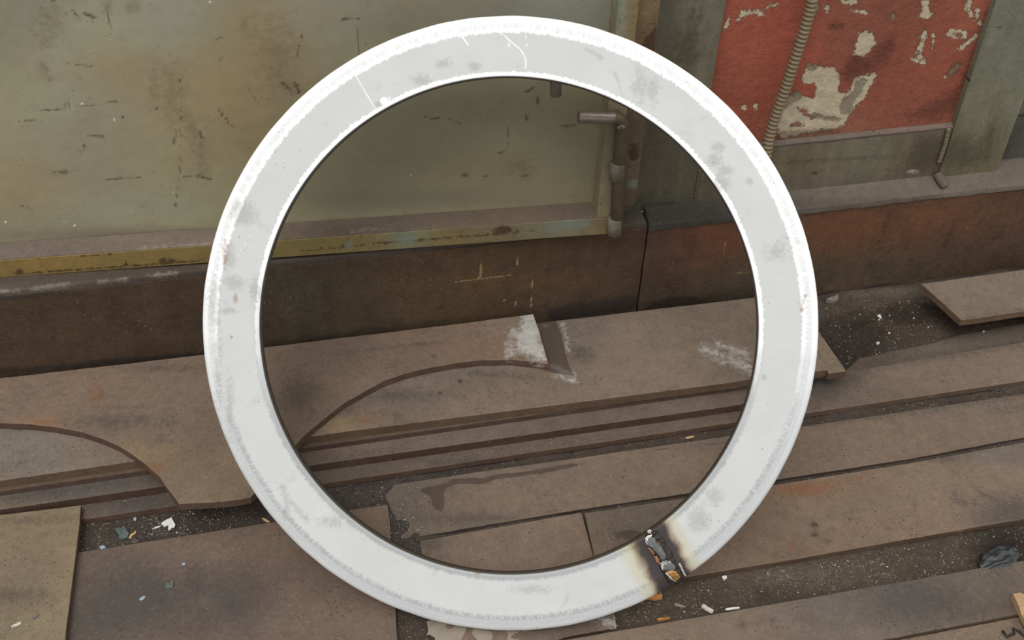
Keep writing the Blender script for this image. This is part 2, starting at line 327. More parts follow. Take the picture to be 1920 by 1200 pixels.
# sloping dusty lip on top of the rail
lipz = rail_top
lp = wpart('rail_lip', [(x1, YG - .001, lipz - .001), (x2, YG - .001, lipz - .001), (x2, YG + .010, lipz + .004), (x1, YG + .010, lipz + .004)], .008, MDUST, .01, (0, .3, -1), axes=(0,), bev=.002, wob=.0008, seed=6)
paint(lp, (106, 95, 86), [(1720, 235, 60, (116, 99, 90), 14), (1500, 262, 60, (104, 95, 86), 12)], {'ma': [('l', [(1634, 243), (1650, 252)], 1.2, 3), ('l', [(1700, 245), (1715, 238)], 1.4, 3)]})
yr = YG + .011
rp_ = wpart('red_panel', box_pts(x1 - .004, x2 + .004, lipz - .004, ZT, yr), .01, MRED, .0035, lo=lo_v, hi=(1.75, 3, .84), wob=.0003, bev=0, label='red painted panel with flaking plaster-coloured patches')
A = 1280; z3 = lambda pts: [(A + x / 3, y / 3) for x, y in pts]
paint(rp_, (148, 84, 66), [(1400, 60, 60, (164, 90, 72), 80), (1480, 120, 40, (166, 90, 72), 60), (1350, 170, 40, (138, 80, 64), 60), (1600, 60, 40, (138, 86, 70), 50), (1700, 30, 60, (130, 82, 66), 40), (1830, 30, 40, (160, 92, 72), 50), (1750, 130, 60, (148, 86, 68), 50), (1620, 110, 40, (128, 76, 60), 30), (1700, 210, 90, (138, 86, 68), 30), (1600, 205, 50, (148, 82, 66), 40), (1400, 220, 50, (146, 80, 64), 30), (1540, 230, 60, (140, 120, 100), 20)],
      {'ma': [('p', z3([(668, 452), (700, 362), (745, 360), (790, 380), (815, 372), (858, 375), (885, 430), (875, 500), (885, 524), (915, 524), (940, 500), (965, 440), (1000, 425), (1060, 412), (1100, 414), (1080, 455), (1050, 500), (1020, 560), (975, 590), (930, 660), (905, 700), (860, 722), (780, 730), (700, 745), (600, 770), (550, 775), (520, 700), (540, 600), (590, 540), (650, 512), (690, 545), (740, 545), (750, 500), (735, 465), (680, 474)]), 5),
              ('p', z3([(978, 190), (1020, 172), (1070, 185), (1085, 225), (1100, 240), (1060, 285), (1010, 322), (958, 308), (975, 250), (990, 215)]), 5),
              ('p', z3([(1485, 200), (1500, 160), (1540, 165), (1600, 175), (1600, 215), (1540, 218), (1510, 215)]), 4), ('h', z3([(1520, 190), (1570, 185), (1575, 200), (1525, 205)])),
              ('l', z3([(1555, 275), (1600, 240), (1655, 200)]), 4, 5), ('p', z3([(1340, 0), (1385, 0), (1390, 60), (1415, 80), (1370, 105), (1330, 95), (1350, 60)]), 4),
              ('l', z3([(1360, 190), (1340, 240), (1330, 290), (1350, 350)]), 5, 7), ('l', z3([(1410, 190), (1405, 270)]), 2, 5), ('l', z3([(1285, 330), (1330, 345)]), 3, 6),
              ('p', z3([(890, 0), (990, 0), (960, 30), (900, 20)]), 4), ('l', z3([(960, 60), (1030, 70)]), 3, 6), ('l', z3([(310, 110), (350, 65), (440, 75)]), 4, 7), ('l', z3([(430, 60), (530, 25)]), 2, 6),
              ('p', z3([(222, 180), (245, 110), (268, 65), (270, 100), (255, 150)]), 4), ('l', z3([(1660, 60), (1650, 110), (1690, 150)]), 4, 8), ('l', z3([(1610, 10), (1600, 50), (1625, 80)]), 4, 7), ('e', *z3([(1478, 432)])[0], 4, 3, 3), ('e', *z3([(812, 55)])[0], 4, 8, 4),
              ('h', z3([(645, 608), (670, 605), (750, 660), (735, 672), (690, 650)])), ('h', z3([(590, 700), (640, 688), (690, 700), (640, 715)])), ('e', *z3([(345, 605)])[0], 5, 6, 3), ('e', *z3([(408, 598)])[0], 5, 7, 3)],
       'mc': [('p', z3([(885, 600), (900, 560), (960, 520), (980, 470), (1010, 440), (1030, 450), (1000, 520), (960, 580), (930, 640), (890, 640)]), 5), ('p', z3([(560, 560), (600, 530), (650, 515), (670, 545), (600, 590), (560, 620)]), 6), ('l', z3([(740, 650), (800, 665), (880, 670)]), 3, 5), ('p', z3([(690, 380), (720, 362), (760, 375), (720, 400)]), 5), ('e', *z3([(1183, 88)])[0], 4, 7, 3), ('p', z3([(730, 85), (740, 30), (770, 20), (770, 50), (745, 85)]), 4), ('l', z3([(1500, 420), (1550, 365)]), 4, 8)],
       'mb': [('p', z3([(1280, 655), (1420, 590), (1540, 520), (1580, 500), (1560, 620), (1500, 640), (1380, 665)]), 22), ('p', z3([(960, 320), (1010, 330), (1090, 380), (930, 460), (900, 420)]), 16), ('l', z3([(1100, 330), (1160, 250)]), 8, 20), ('p', z3([(540, 740), (520, 790), (560, 790), (880, 745), (870, 732)]), 8), ('l', z3([(1570, 500), (1720, 60)]), 3, 10), ('l', z3([(830, 155), (890, 150)]), 4, 8)]})
# dark panel right of the upright
sp = wpart('side_panel', box_pts(x3 + .006, 2.1, .255, ZT, YG + .022), .01, MGRN, .012, lo=lo_v, hi=hi_v, seed=7)
paint(sp, (84, 80, 72), [(1890, 290, 30, (76, 76, 68), 20), (1910, 200, 20, (92, 88, 80), 12)], {'mc': [('e', 1880, 260, 10, 40, 20)]})
sf = wpart('side_frame', [Q(1893, 218, YG + .016), Q(1921, 211, YG + .016) + np.array([.3, 0, 0]), Q(1921, 180, YG + .016) + np.array([.3, 0, 0]), Q(1906, 180, YG + .016)], .008, MGRN, .012, seed=8)
paint(sf, (98, 94, 84), [], {})
# weld beads at the post feet
def bead(name, pts, r, mat, parent, n=60, flat=.7, lump=.3, off=(0, 0, 0)):
    bm = bmesh.new(); pts = [Vector(p) for p in pts]; rings = []
    tot = len(pts) - 1
    for i in range(n + 1):
        t = i / n * tot; k = min(int(t), tot - 1); p = pts[k].lerp(pts[k + 1], t - k)
        d = (pts[k + 1] - pts[k]).normalized(); a = d.cross(Vector((0, 1, 0))).normalized(); b = d.cross(a)
        rr = r * (1 + lump * (abs(math.sin(i * 1.05)) - .5) + .2 * mnoise.noise(p * 300)) * (.35 if i in (0, n) else 1)
        rings.append([bm.verts.new(p - Vector(off) + a * math.cos(q) * rr + b * math.sin(q) * rr * flat) for q in [j * math.tau / 8 for j in range(8)]])
    for i in range(n):
        for j in range(8): bm.faces.new([rings[i][j], rings[i][(j + 1) % 8], rings[i + 1][(j + 1) % 8], rings[i + 1][j]])
    bm.faces.new(rings[0][::-1]); bm.faces.new(rings[-1])
    return bmobj(name, bm, mat, parent, True)
wl = wall.location
o = bead('weld_bead', [Q(1779, 240, YG - .003), Q(1772, 272, YG - .003), Q(1760, 306, YG - .003)], .0048, MGRN, wall, 40, off=wl); paint(o, (120, 110, 86))
o = bead('weld_bead', [Q(1313, 318, YG), Q(1308, 345, YG), Q(1303, 372, YG)], .0042, MGRN, wall, 40, off=wl); paint(o, (88, 82, 64))
# lump of old weld on the ledge under the post foot
o = bead('weld_lug', [P(1757, 326, .268), P(1766, 340, .263), P(1774, 350, .258)], .0095, MDUST, wall, 20, lump=.1, off=wl); paint(o, (104, 92, 84))
# back of the doorway behind the door
dk = wpart('frame_back', box_pts(-.95, .66, .26, ZT, 1.862), .01, MGRN, .2, label='dark frame behind the door'); paint(dk, (50, 46, 38))

# ---- door_1 : stands a little ajar, its free (left) end further back
DA = np.array([-.5, 1.775, 0.]); DB = np.array([.6, 1.700, 0.])
da = _n(DB - DA); dn = np.array([-da[1], da[0], 0.])        # along the door, into the wall
door = tag(empty('door_1', tuple(DA)), 'olive-green painted steel door with scuffed panel, standing slightly ajar', kind='structure')
ang = math.atan2(da[1], da[0]); door.rotation_euler = (0, 0, ang)
def dl(p): p = np.array(p) - DA; return (float(np.dot(p, da)), float(np.dot(p, dn)), float(p[2]))    # world -> door local
def DQ(u, v, off): return dl(PL(u, v, DA + dn * off, dn))
LD = .046
sR = DQ(1160, 0, 0)[0]; sR2 = DQ(1198, 0, .004)[0]
zb = .272; zt = DQ(560, 449, 0)[2]
print('door', sR, sR2, zt, DQ(0, 487, 0), DQ(1110, 405, 0), DQ(0, 520, 0), DQ(1120, 440, 0))
def dpart(name, pts, thick, mat, step=.006, down=(0, 1, 0), axes=(0, 2), wob=.0003, bev=.0015, label=None, hi=None, seed=1):
    o = plate(name, pts, thick, mat, door, step, down, bev, wob, (-.45, -1, 0) if hi is not None else None, hi, axes, seed)
    if label: o['label'] = label
    return o
HI = (2, 2, .88)
leaf = dpart('door_leaf', box_pts(-.40, sR + .004, zb + .002, 1.75, LD), .004, MDOOR, .0045, hi=HI, bev=0)
paint(leaf, (156, 151, 122), [(60, 30, 60, (131, 128, 109), 60), (170, 60, 60, (160, 156, 128), 40), (290, 30, 60, (148, 148, 128), 40), (90, 110, 40, (163, 158, 135), 60), (210, 130, 40, (152, 137, 105), 30), (500, 90, 60, (148, 128, 97), 70), (440, 50, 50, (143, 131, 98), 40), (350, 30, 50, (150, 150, 131), 30),
      (600, 20, 60, (137, 135, 118), 50), (140, 230, 60, (150, 146, 126), 50), (300, 170, 60, (152, 137, 107), 50), (410, 180, 50, (154, 135, 98), 50), (60, 180, 50, (156, 150, 120), 50), (330, 300, 80, (154, 146, 113), 50), (180, 320, 60, (146, 137, 116), 40), (50, 350, 60, (154, 139, 107), 40), (240, 380, 90, (150, 148, 126), 20), (60, 420, 60, (141, 139, 116), 20),
      (900, 20, 60, (135, 133, 118), 30), (760, 25, 60, (131, 126, 111), 30), (1060, 40, 80, (137, 141, 131), 40), (470, 240, 40, (143, 126, 92), 50),
      (700, 240, 90, (116, 111, 90), 50), (950, 200, 120, (113, 109, 88), 30), (650, 330, 90, (120, 116, 92), 40), (850, 300, 80, (126, 120, 94), 30), (1020, 300, 70, (137, 133, 107), 40), (960, 340, 90, (133, 124, 98), 30), (1080, 250, 40, (120, 118, 96), 40), (780, 370, 150, (118, 111, 94), 12), (200, 440, 200, (120, 109, 96), 8)],  # darker spots within the ring put its shade into the door colour
      {'ma': [('e', 325, 175, 14, 36, 22), ('l', [(348, 225), (375, 270), (380, 320)], 8, 16), ('e', 545, 165, 18, 10, 10), ('e', 460, 50, 5, 12, 12), ('e', 478, 55, 5, 14, 12), ('e', 520, 100, 26, 40, 34), ('e', 290, 160, 6, 24, 14), ('e', 200, 12, 8, 10, 10), ('e', 250, 14, 10, 8, 10), ('e', 90, 40, 14, 30, 30), ('l', [(80, 120), (95, 150)], 4, 10), ('e', 975, 310, 20, 16, 20)],
       'mb': [('e', 159, 183, 3, 2.6, 2), ('e', 154, 195, 3.4, 2.6, 2), ('e', 214, 224, 4.4, 2.8, 2), ('e', 414, 313, 4, 2, 2), ('e', 124, 250, 3, 1.5, 2), ('e', 326, 361, 2, 2, 2), ('e', 393, 2, 4, 3, 2), ('e', 120, 415, 6, 2, 2), ('e', 140, 423, 3, 2, 2), ('e', 10, 416, 3, 2, 2), ('e', 970, 302, 2, 1.6, 2), ('e', 770, 329, 2, 2, 2)],
       'mc': [('l', [(125, 26), (132, 20), (142, 24), (148, 38)], 1.6, 3), ('l', [(155, 25), (170, 30), (180, 34)], 2.2, 3), ('e', 297, 88, 3, 3, 2), ('e', 293, 204, 3, 3, 2), ('e', 230, 219, 4, 5, 3), ('e', 98, 3, 4, 4, 2), ('l', [(337, 130), (340, 200), (339, 280), (336, 340), (327, 395)], .9, 2.4), ('l', [(405, 200), (418, 218), (438, 240)], 1.4, 2.5), ('l', [(345, 331), (370, 331), (396, 336)], 2, 3), ('l', [(167, 253), (195, 256)], 2, 4), ('l', [(78, 208), (110, 205), (150, 200), (190, 195), (220, 189)], 1.1, 3), ('l', [(332, 247), (325, 270)], 2, 3), ('l', [(375, 245), (380, 262)], 1.8, 3), ('l', [(555, 110), (562, 85), (566, 62)], 1.2, 3), ('l', [(541, 65), (539, 85)], 1, 3), ('l', [(553, 155), (560, 172)], 2.4, 4), ('l', [(530, 155), (545, 170)], 2.2, 4), ('l', [(405, 75), (415, 70)], 1.6, 3), ('l', [(490, 182), (510, 185)], 1.4, 3), ('l', [(143, 282), (157, 284), (157, 273)], 1.3, 3), ('l', [(40, 386), (60, 395)], 1.4, 3), ('l', [(120, 118), (170, 124), (182, 120)], 1.1, 3), ('l', [(100, 324), (140, 321)], 2, 5), ('l', [(200, 335), (266, 332)], 1, 3), ('l', [(30, 228), (55, 225), (80, 230)], 1.1, 3), ('l', [(410, 120), (414, 107)], 1.3, 3), ('l', [(463, 163), (485, 195)], .9, 3), ('l', [(642, 36), (674, 36)], 1.6, 2.5),
              ('l', [(795, 218), (812, 221), (825, 222)], 1.3, 2), ('l', [(838, 222), (866, 230)], 1.4, 2), ('e', 872, 328, 5, 3, 3), ('e', 988, 328, 5, 3, 3), ('l', [(1000, 165), (985, 172)], 2.5, 4), ('l', [(1050, 237), (1080, 233)], 1.6, 3), ('e', 988, 222, 4, 5, 3), ('e', 912, 330, 4, 2, 3), ('l', [(1010, 180), (1007, 195)], 2, 4), ('l', [(935, 287), (950, 283)], 1.2, 3)]})
rail = dpart('bottom_rail', [(-.40, 0, zb), (sR2, 0, zb), (sR2, 0, zt), (-.40, 0, zt)], LD, MOLV, .006, label='dusty bottom rail with a chipped yellow-olive front')
paint(rail, (128, 110, 66), [(100, 500, 100, (142, 116, 66), 20), (300, 490, 80, (130, 112, 66), 20), (620, 460, 80, (132, 120, 76), 20), (760, 447, 30, (118, 124, 104), 20), (950, 430, 60, (110, 100, 80), 20), (1060, 420, 60, (124, 128, 110), 20), (1120, 420, 20, (130, 106, 66), 20)],
      {'ma': [('l', [(0, 519), (40, 513), (150, 505), (300, 495), (385, 487)], 1.5, 7), ('l', [(150, 480), (195, 479)], 1.5, 4), ('l', [(230, 478), (236, 494)], 1.5, 4), ('e', 205, 477, 4, 3, 3), ('e', 305, 487, 8, 4, 5), ('e', 325, 488, 8, 4, 5), ('e', 945, 432, 18, 8, 8), ('l', [(560, 470), (1000, 432)], 1.5, 8), ('e', 35, 508, 8, 4, 5)],
       'mb': [('e', 760, 447, 18, 10, 8), ('e', 1080, 418, 28, 12, 8), ('e', 1040, 430, 16, 6, 6), ('e', 655, 460, 8, 8, 6)]})
# dusty top of the bottom rail
sh = dpart('rail_top', [(-.40, .0012, zt + .0022), (sR + .002, .0012, zt + .0022), (sR + .002, LD - .001, zt + .0045), (-.40, LD - .001, zt + .0045)], .0028, MDUST, .008, (0, 0, -1), axes=(0, 1), bev=.001, wob=.0005, label='thick brown dust lying on the rail')
paint(sh, (112, 100, 88), [(80, 470, 150, (112, 101, 91), 14), (300, 450, 100, (120, 108, 94), 12), (900, 405, 200, (106, 92, 78), 14), (600, 430, 90, (98, 86, 74), 14)],
      {'mb': [('l', [(258, 466), (290, 463)], 2.2, 4), ('l', [(295, 463), (345, 460), (395, 457)], 1.8, 4), ('l', [(655, 434), (740, 425)], 1.2, 4)], 'ma': [('l', [(0, 452), (120, 443), (250, 432), (385, 420)], 1, 8), ('l', [(560, 408), (1110, 370)], 1, 7)]})
stile = dpart('stile', [(sR, 0, zt + .001), (sR2, 0, zt + .001), (sR2, 0, 1.75), (sR, 0, 1.75)], LD + .004, MOLV, .006, hi=HI, seed=3)
paint(stile, (136, 122, 92), [(1165, 30, 8, (150, 152, 136), 50), (1185, 40, 14, (132, 112, 80), 40), (1140, 300, 12, (130, 124, 100), 80)],
      {'mb': [('l', [(1163, 0), (1160, 45)], 4, 5), ('l', [(1143, 240), (1134, 380)], 1.5, 4)], 'ma': [('e', 1159, 50, 3, 6, 4), ('l', [(1198, 0), (1196, 60)], .8, 3)]})
fl0 = DQ(1200, 0, .022); fl1 = DQ(1239, 0, .022); flz = DQ(1180, 386, .022)[2]
fl = dpart('hinge_plate', [(fl0[0] - .04, .022, flz - .004), (fl1[0] - .004, .022, flz), (fl1[0], .022, flz + .01), (fl1[0], .022, 1.75), (fl0[0] - .04, .022, 1.75)], .012, MOLV, .006, hi=HI, seed=4, label='stained brown strip along the edge of the door')
paint(fl, (118, 98, 72), [(1215, 20, 16, (132, 110, 78), 30), (1225, 70, 16, (84, 66, 56), 26), (1195, 250, 20, (80, 74, 60), 30), (1190, 330, 20, (98, 92, 76), 20), (1185, 370, 20, (84, 70, 56), 12)],
      {'ma': [('p', [(1205, 80), (1230, 50), (1232, 100), (1200, 90)], 8), ('e', 1188, 285, 10, 16, 12), ('l', [(1200, 48), (1232, 43)], .9, 3)], 'mb': [('l', [(1204, 30), (1204, 5)], 1.5, 4), ('e', 1190, 345, 12, 8, 8)]})

# rod hardware on the door (children of the door, in door-local space)
MROD = plain('worn_dark_steel', (136, 125, 118), .3, .6, .5, 70, .5)
MRUST = plain('rusty_bar_steel', (94, 82, 64), .55, .3, .5, 60, .7)
MSLV = steel('flaked_sleeve_paint', ma=None, mott=.3, ms=50, specks=.2, sth=.6, speck_col=(150, 150, 138), bump=.6, dark=.8)
def tube(name, pts, r, mat, parent, seg=20, cap=.0015, loc=(0, 0, 0), lump=0):
    bm = bmesh.new(); pts = [Vector(p) for p in pts]
    path = [(pts[0], r - cap)] + [(pts[0] + (pts[1] - pts[0]).normalized() * cap, r)] + [(p, r) for p in pts[1:-1]] + [(pts[-1] - (pts[-1] - pts[-2]).normalized() * cap, r), (pts[-1], r - cap)]
    ps = [p for p, _ in path]; up = None; rings = []
    for i, (p, rr) in enumerate(path):
        d = ((ps[min(i + 1, len(ps) - 1)] - ps[max(i - 1, 0)])).normalized()
        if up is None: up = d.orthogonal().normalized()
        up = (up - d * up.dot(d)).normalized(); s = d.cross(up)
        ring = []
        for j in range(seg):
            q = j * math.tau / seg; k = rr * (1 + lump * mnoise.noise((p + up * math.cos(q) * rr * 2) * 120))
            ring.append(bm.verts.new(p + (up * math.cos(q) + s * math.sin(q)) * k))
        rings.append(ring)
    for a, b in zip(rings, rings[1:]):
        for j in range(seg): bm.faces.new([a[j], a[(j + 1) % seg], b[(j + 1) % seg], b[j]])
    bm.faces.new(rings[0][::-1]); bm.faces.new(rings[-1])
    o = bmobj(name, bm, mat, parent, True); o.location = loc
    return o
RO = -.0128
b0 = Vector(DQ(1156, 432, RO)); b1 = Vector(DQ(1160, 330, RO)); b2 = Vector(DQ(1166, 240, RO)); hl = Vector(DQ(1084, 220, RO)); hr_ = Vector(DQ(1150, 221, RO))
elb = Vector(DQ(1167, 222, RO))
arc = [b2.lerp(elb, .3) if t == 0 else (b2 * (1 - t) ** 2 + elb * 2 * t * (1 - t) + hr_ * t * t) for t in [i / 8 for i in range(9)]]
arc[0] = b2
bolt = tube('drop_bolt', [b0, b1] + arc[:], .0122, MRUST, door, 20, lump=.04); bolt['label'] = 'rusty vertical locking rod'
hd = tube('bolt_handle', [hr_ + (hr_ - hl).normalized() * .006, hr_, hl], .0112, MROD, bolt, 20, lump=.02); hd['label'] = 'bare steel handle end pointing left'
# elbow weld lumps
ew = bead('elbow_weld', [arc[3] + Vector((-.004, -.009, -.006)), arc[4] + Vector((0, -.011, -.004)), arc[1] + Vector((0, -.010, .002))], .0045, plain('silvery_weld', (150, 142, 130), .4, .6, .5, 90, .8), bolt, 16, lump=.6)
for (u0, v0, u1, v1, r, nm) in ((1158, 304, 1157, 336, .0146, 'rod_sleeve'), (1153, 408, 1152, 438, .0146, 'rod_sleeve')):
    o = tube(nm, [DQ(u0, v0, RO), DQ((u0 + u1) / 2, (v0 + v1) / 2, RO), DQ(u1, v1, RO)], r, MSLV, door, 24, lump=.05); paint(o, (98, 88, 72), [(1150, 320, 5, (118, 118, 106), 8), (1145, 420, 5, (124, 120, 108), 9)])
# upper hook whose lower end shows under the ring's top edge; the ring leans on it
CR = np.array([.3357, 1.343, .3996]); EX = np.array([.9656, -.2524, .0625]); EY = np.array([.1091, .6116, .7836]); EZ = np.array([-.236, -.7499, .6181])
EX = _n(EX); EY = _n(EY - EX * np.dot(EX, EY)); EZ = np.cross(EX, EY)
RT = .021
kp = PL(1042, 150, CR - EZ * (RT + .0105), EZ)       # a rod axis just behind the ring's back
ke = Q(1042, 178, kp[1]); ke = ke + np.array([0, 0, -.001])
u_ = dl(ke); k_ = dl(kp)
hookt = (k_[0], k_[1], k_[2] + .001)
tube('door_hook', [u_, k_, hookt, (k_[0], k_[1] + .004, k_[2] + .007), (k_[0], k_[1] + .012, k_[2] + .008), (k_[0], LD + .001, k_[2] - .004)], .0092, MROD, door, 20)['label'] = 'short dark rod end hanging under the ring top'

# ================================================================== STEEL RING
RO_, RI_ = .485, .3908
base_off = -RO_
ring = empty('steel_ring', tuple(CR + EY * base_off - EZ * RT))
mm = Matrix(np.column_stack([EX, EY, EZ]).tolist()); ring.rotation_mode = 'QUATERNION'; ring.rotation_quaternion = mm.to_quaternion()
tag(ring, 'large whitish ground steel ring leaning against the green door, burnt weld at lower right', 'ring')
def RL(u, v, off=0):   # pixel -> ring-local (centre origin)
    p = PL(u, v, CR + EZ * off, EZ) - CR
    return float(np.dot(p, EX)), float(np.dot(p, EY))
prof = [(RI_, -RT), (RI_, -.004), (RI_ + .0006, -.0016), (RI_ + .002, -.0003)]
prof += [(RI_ + .002 + (RO_ - .024 - RI_ - .002) * t, 0) for t in np.linspace(.04, 1, 22)]
prof += [(RO_ - .020, -.0004), (RO_ - .016, -.0010), (RO_ - .012, -.0019), (RO_ - .008, -.0030), (RO_ - .005, -.0042), (RO_ - .0025, -.0058), (RO_ - .0008, -.0078), (RO_, -.0105), (RO_, -RT), (RO_ - .003, -RT - .0), (RI_ + .003, -RT)]
NS = 1000; vs = []; cut_a = math.radians(-57)
wa = RL(1222, 992); wb = RL(1268, 1087)
for i in range(NS):
    a = math.tau * i / NS; ca, sa = math.cos(a), math.sin(a)
    for (r, z) in prof:
        x, y = r * ca, r * sa
        rr = r + .0006 * mnoise.noise(Vector((x * 25, y * 25, 0))) * (1 if r > .44 else 0)
        zz = z + (.0007 * mnoise.noise(Vector((x * 18, y * 18, 5))) if z > -.004 else 0)
        vs.append((rr * ca, rr * sa, zz))
npf = len(prof); fs = []
for i in range(NS):
    i2 = (i + 1) % NS
    for j in range(npf):
        j2 = (j + 1) % npf
        fs.append((i * npf + j, i2 * npf + j, i2 * npf + j2, i * npf + j2))
me = bpy.data.meshes.new('ring_body'); me.from_pydata(vs, [], fs)
m = NB('ground_steel'); 
sepx = m.n('ShaderNodeSeparateXYZ'); m.l(m.tc, sepx.inputs[0])
lx, ly = sepx.outputs[0], sepx.outputs[1]
r_ = m.math('SQRT', m.math('ADD', m.math('MULTIPLY', lx, lx), m.math('MULTIPLY', ly, ly)))
th = m.math('ARCTAN2', ly, lx)
cmb = m.n('ShaderNodeCombineXYZ'); m.put(cmb.inputs[0], m.math('COSINE', th)); m.put(cmb.inputs[1], m.math('SINE', th)); m.put(cmb.inputs[2], m.math('MULTIPLY', r_, .42))
polar = cmb.outputs[0]
streak = m.noise(70, 4, .7, vec=polar); streak2 = m.noise(260, 3, .75, vec=polar)
ringn = m.noise(3.2, 3, .6, vec=polar)
soft = m.noise(9, 5, .6, dist=.6); fine = m.noise(60, 5, .7); spk = m.noise(240, 2, .6)
c = m.scale(lin((197, 198, 196)), m.math('ADD', .90, m.math('MULTIPLY', soft, .2)))
c = m.scale(c, m.math('ADD', .965, m.math('MULTIPLY', fine, .07)))
# faint grey stains
st = m.ramp(m.noise(15, 5, .65, vec=m.mapping((1, 1, 1), (3, 8, 0)), dist=.8), .60, .70)
c = m.mix(m.math('MULTIPLY', st, .22), c, lin((150, 150, 148)))
# scraped bands near the rims
rs = m.math('ADD', r_, m.math('MULTIPLY', m.math('SUBTRACT', streak, .5), .012))
rs = m.math('ADD', rs, m.math('MULTIPLY', m.math('SUBTRACT', streak2, .5), .006))
outb = m.ramp(rs, .4560, .4600); inb = m.ramp(rs, .3995, .3975)
bright = m.ramp(m.math('ADD', ly, m.math('MULTIPLY', m.math('SUBTRACT', ringn, .5), .25)), -.22, .10)   # sheen painted into the rim bands, whiter on the upper two thirds
bcol = m.mix(bright, lin((205, 208, 208)), (.98, .98, .98))
c = m.mix(m.math('MULTIPLY', outb, m.math('ADD', .65, m.math('MULTIPLY', bright, .35))), c, bcol)
c = m.mix(m.math('MULTIPLY', inb, m.math('ADD', .35, m.math('MULTIPLY', bright, .65))), c, m.mix(bright, lin((170, 172, 172)), (.99, .99, .99)))
midb = m.math('MULTIPLY', m.ramp(rs, .4620, .4665), m.ramp(rs, .4765, .4725))
scuff = m.math('MULTIPLY', midb, m.ramp(m.noise(70, 6, .85, vec=polar), .28, .58))
c = m.mix(m.math('MULTIPLY', scuff, .45), c, lin((170, 172, 174)))
lowb = m.math('MULTIPLY', m.math('MULTIPLY', m.ramp(rs, .4555, .460), m.ramp(rs, .4685, .4635)), m.math('SUBTRACT', 1, bright))
c = m.mix(m.math('MULTIPLY', lowb, m.ramp(streak2, .35, .6, .1, .6)), c, lin((128, 128, 128)))
lowi = m.math('MULTIPLY', m.ramp(rs, .4035, .3985), m.math('SUBTRACT', 1, bright))
c = m.mix(m.math('MULTIPLY', lowi, .48), c, lin((128, 130, 134)))
# sparse pits
c = m.mix(m.math('MULTIPLY', m.speck(150, .22, m.ramp(m.noise(12, 3, .6), .5, .6), .82), .6), c, lin((90, 84, 80)))
# painted marks
en_ = m.math('SUBTRACT', m.math('ADD', m.math('MULTIPLY', m.noise(170, 5, .7), .5), m.math('MULTIPLY', m.noise(52, 5, .75), .5)), .5)
def ringmask(nm, col, amt, soft_, amp):
    global c
    a = m.attr(nm, 'Fac'); f = m.ramp(m.math('ADD', a, m.math('MULTIPLY', en_, amp)), .5 - soft_, .5 + soft_)
    c = m.mix(m.math('MULTIPLY', m.math('MULTIPLY', f, m.ramp(a, .02, .1)), amt), c, col)
ringmask('mb', (.97, .97, .97), .95, .12, .5)
ringmask('ma', tuple(lin((128, 124, 118))), .36, .35, 2.8)
ringmask("mc", tuple(lin((140, 96, 72))), .6, .4, 2.2)
# heat tint and soot beside the weld: straw, brown, near black
hb = m.attr('scorch', 'Fac'); hbn = m.math('ADD', hb, m.math('MULTIPLY', m.math('SUBTRACT', m.noise(40, 5, .7), .5), .30))
hbn = m.math('MULTIPLY', hbn, m.ramp(hb, .02, .1))
c = m.mix(m.math('MULTIPLY', m.ramp(hbn, .12, .42), .55), c, lin((186, 178, 140)))
c = m.mix(m.math('MULTIPLY', m.ramp(hbn, .40, .62), .8), c, lin((110, 84, 56)))
c = m.mix(m.math('MULTIPLY', m.ramp(hbn, .53, .68), .95), c, lin((50, 44, 46)))
# walls of the bore painted dark for the shade inside
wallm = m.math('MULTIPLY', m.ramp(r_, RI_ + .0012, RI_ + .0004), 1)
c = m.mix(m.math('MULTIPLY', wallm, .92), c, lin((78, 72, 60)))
m.l(c, m.b.inputs['Base Color'])
m.put(m.b.inputs['Roughness'], m.math('ADD', .42, m.math('MULTIPLY', fine, .2))); m.b.inputs['Metallic'].default_value = .0
m.b.inputs['Specular IOR Level'].default_value = .4
bp = m.n('ShaderNodeBump'); bp.inputs['Strength'].default_value = .25; bp.inputs['Distance'].default_value = .001
m.l(m.math('ADD', m.math('MULTIPLY', streak2, outb), m.math('ADD', m.math('MULTIPLY', fine, .5), m.math('MULTIPLY', soft, .8))), bp.inputs['Height']); m.l(bp.outputs[0], m.b.inputs['Normal'])
MRING = m.m
body = meshobj('ring_body', me, MRING, ring, True); body.location = (0, RO_, RT)
bm = bmesh.new(); bm.from_mesh(me); bmesh.ops.recalc_face_normals(bm, faces=bm.faces); bm.to_mesh(me); bm.free()
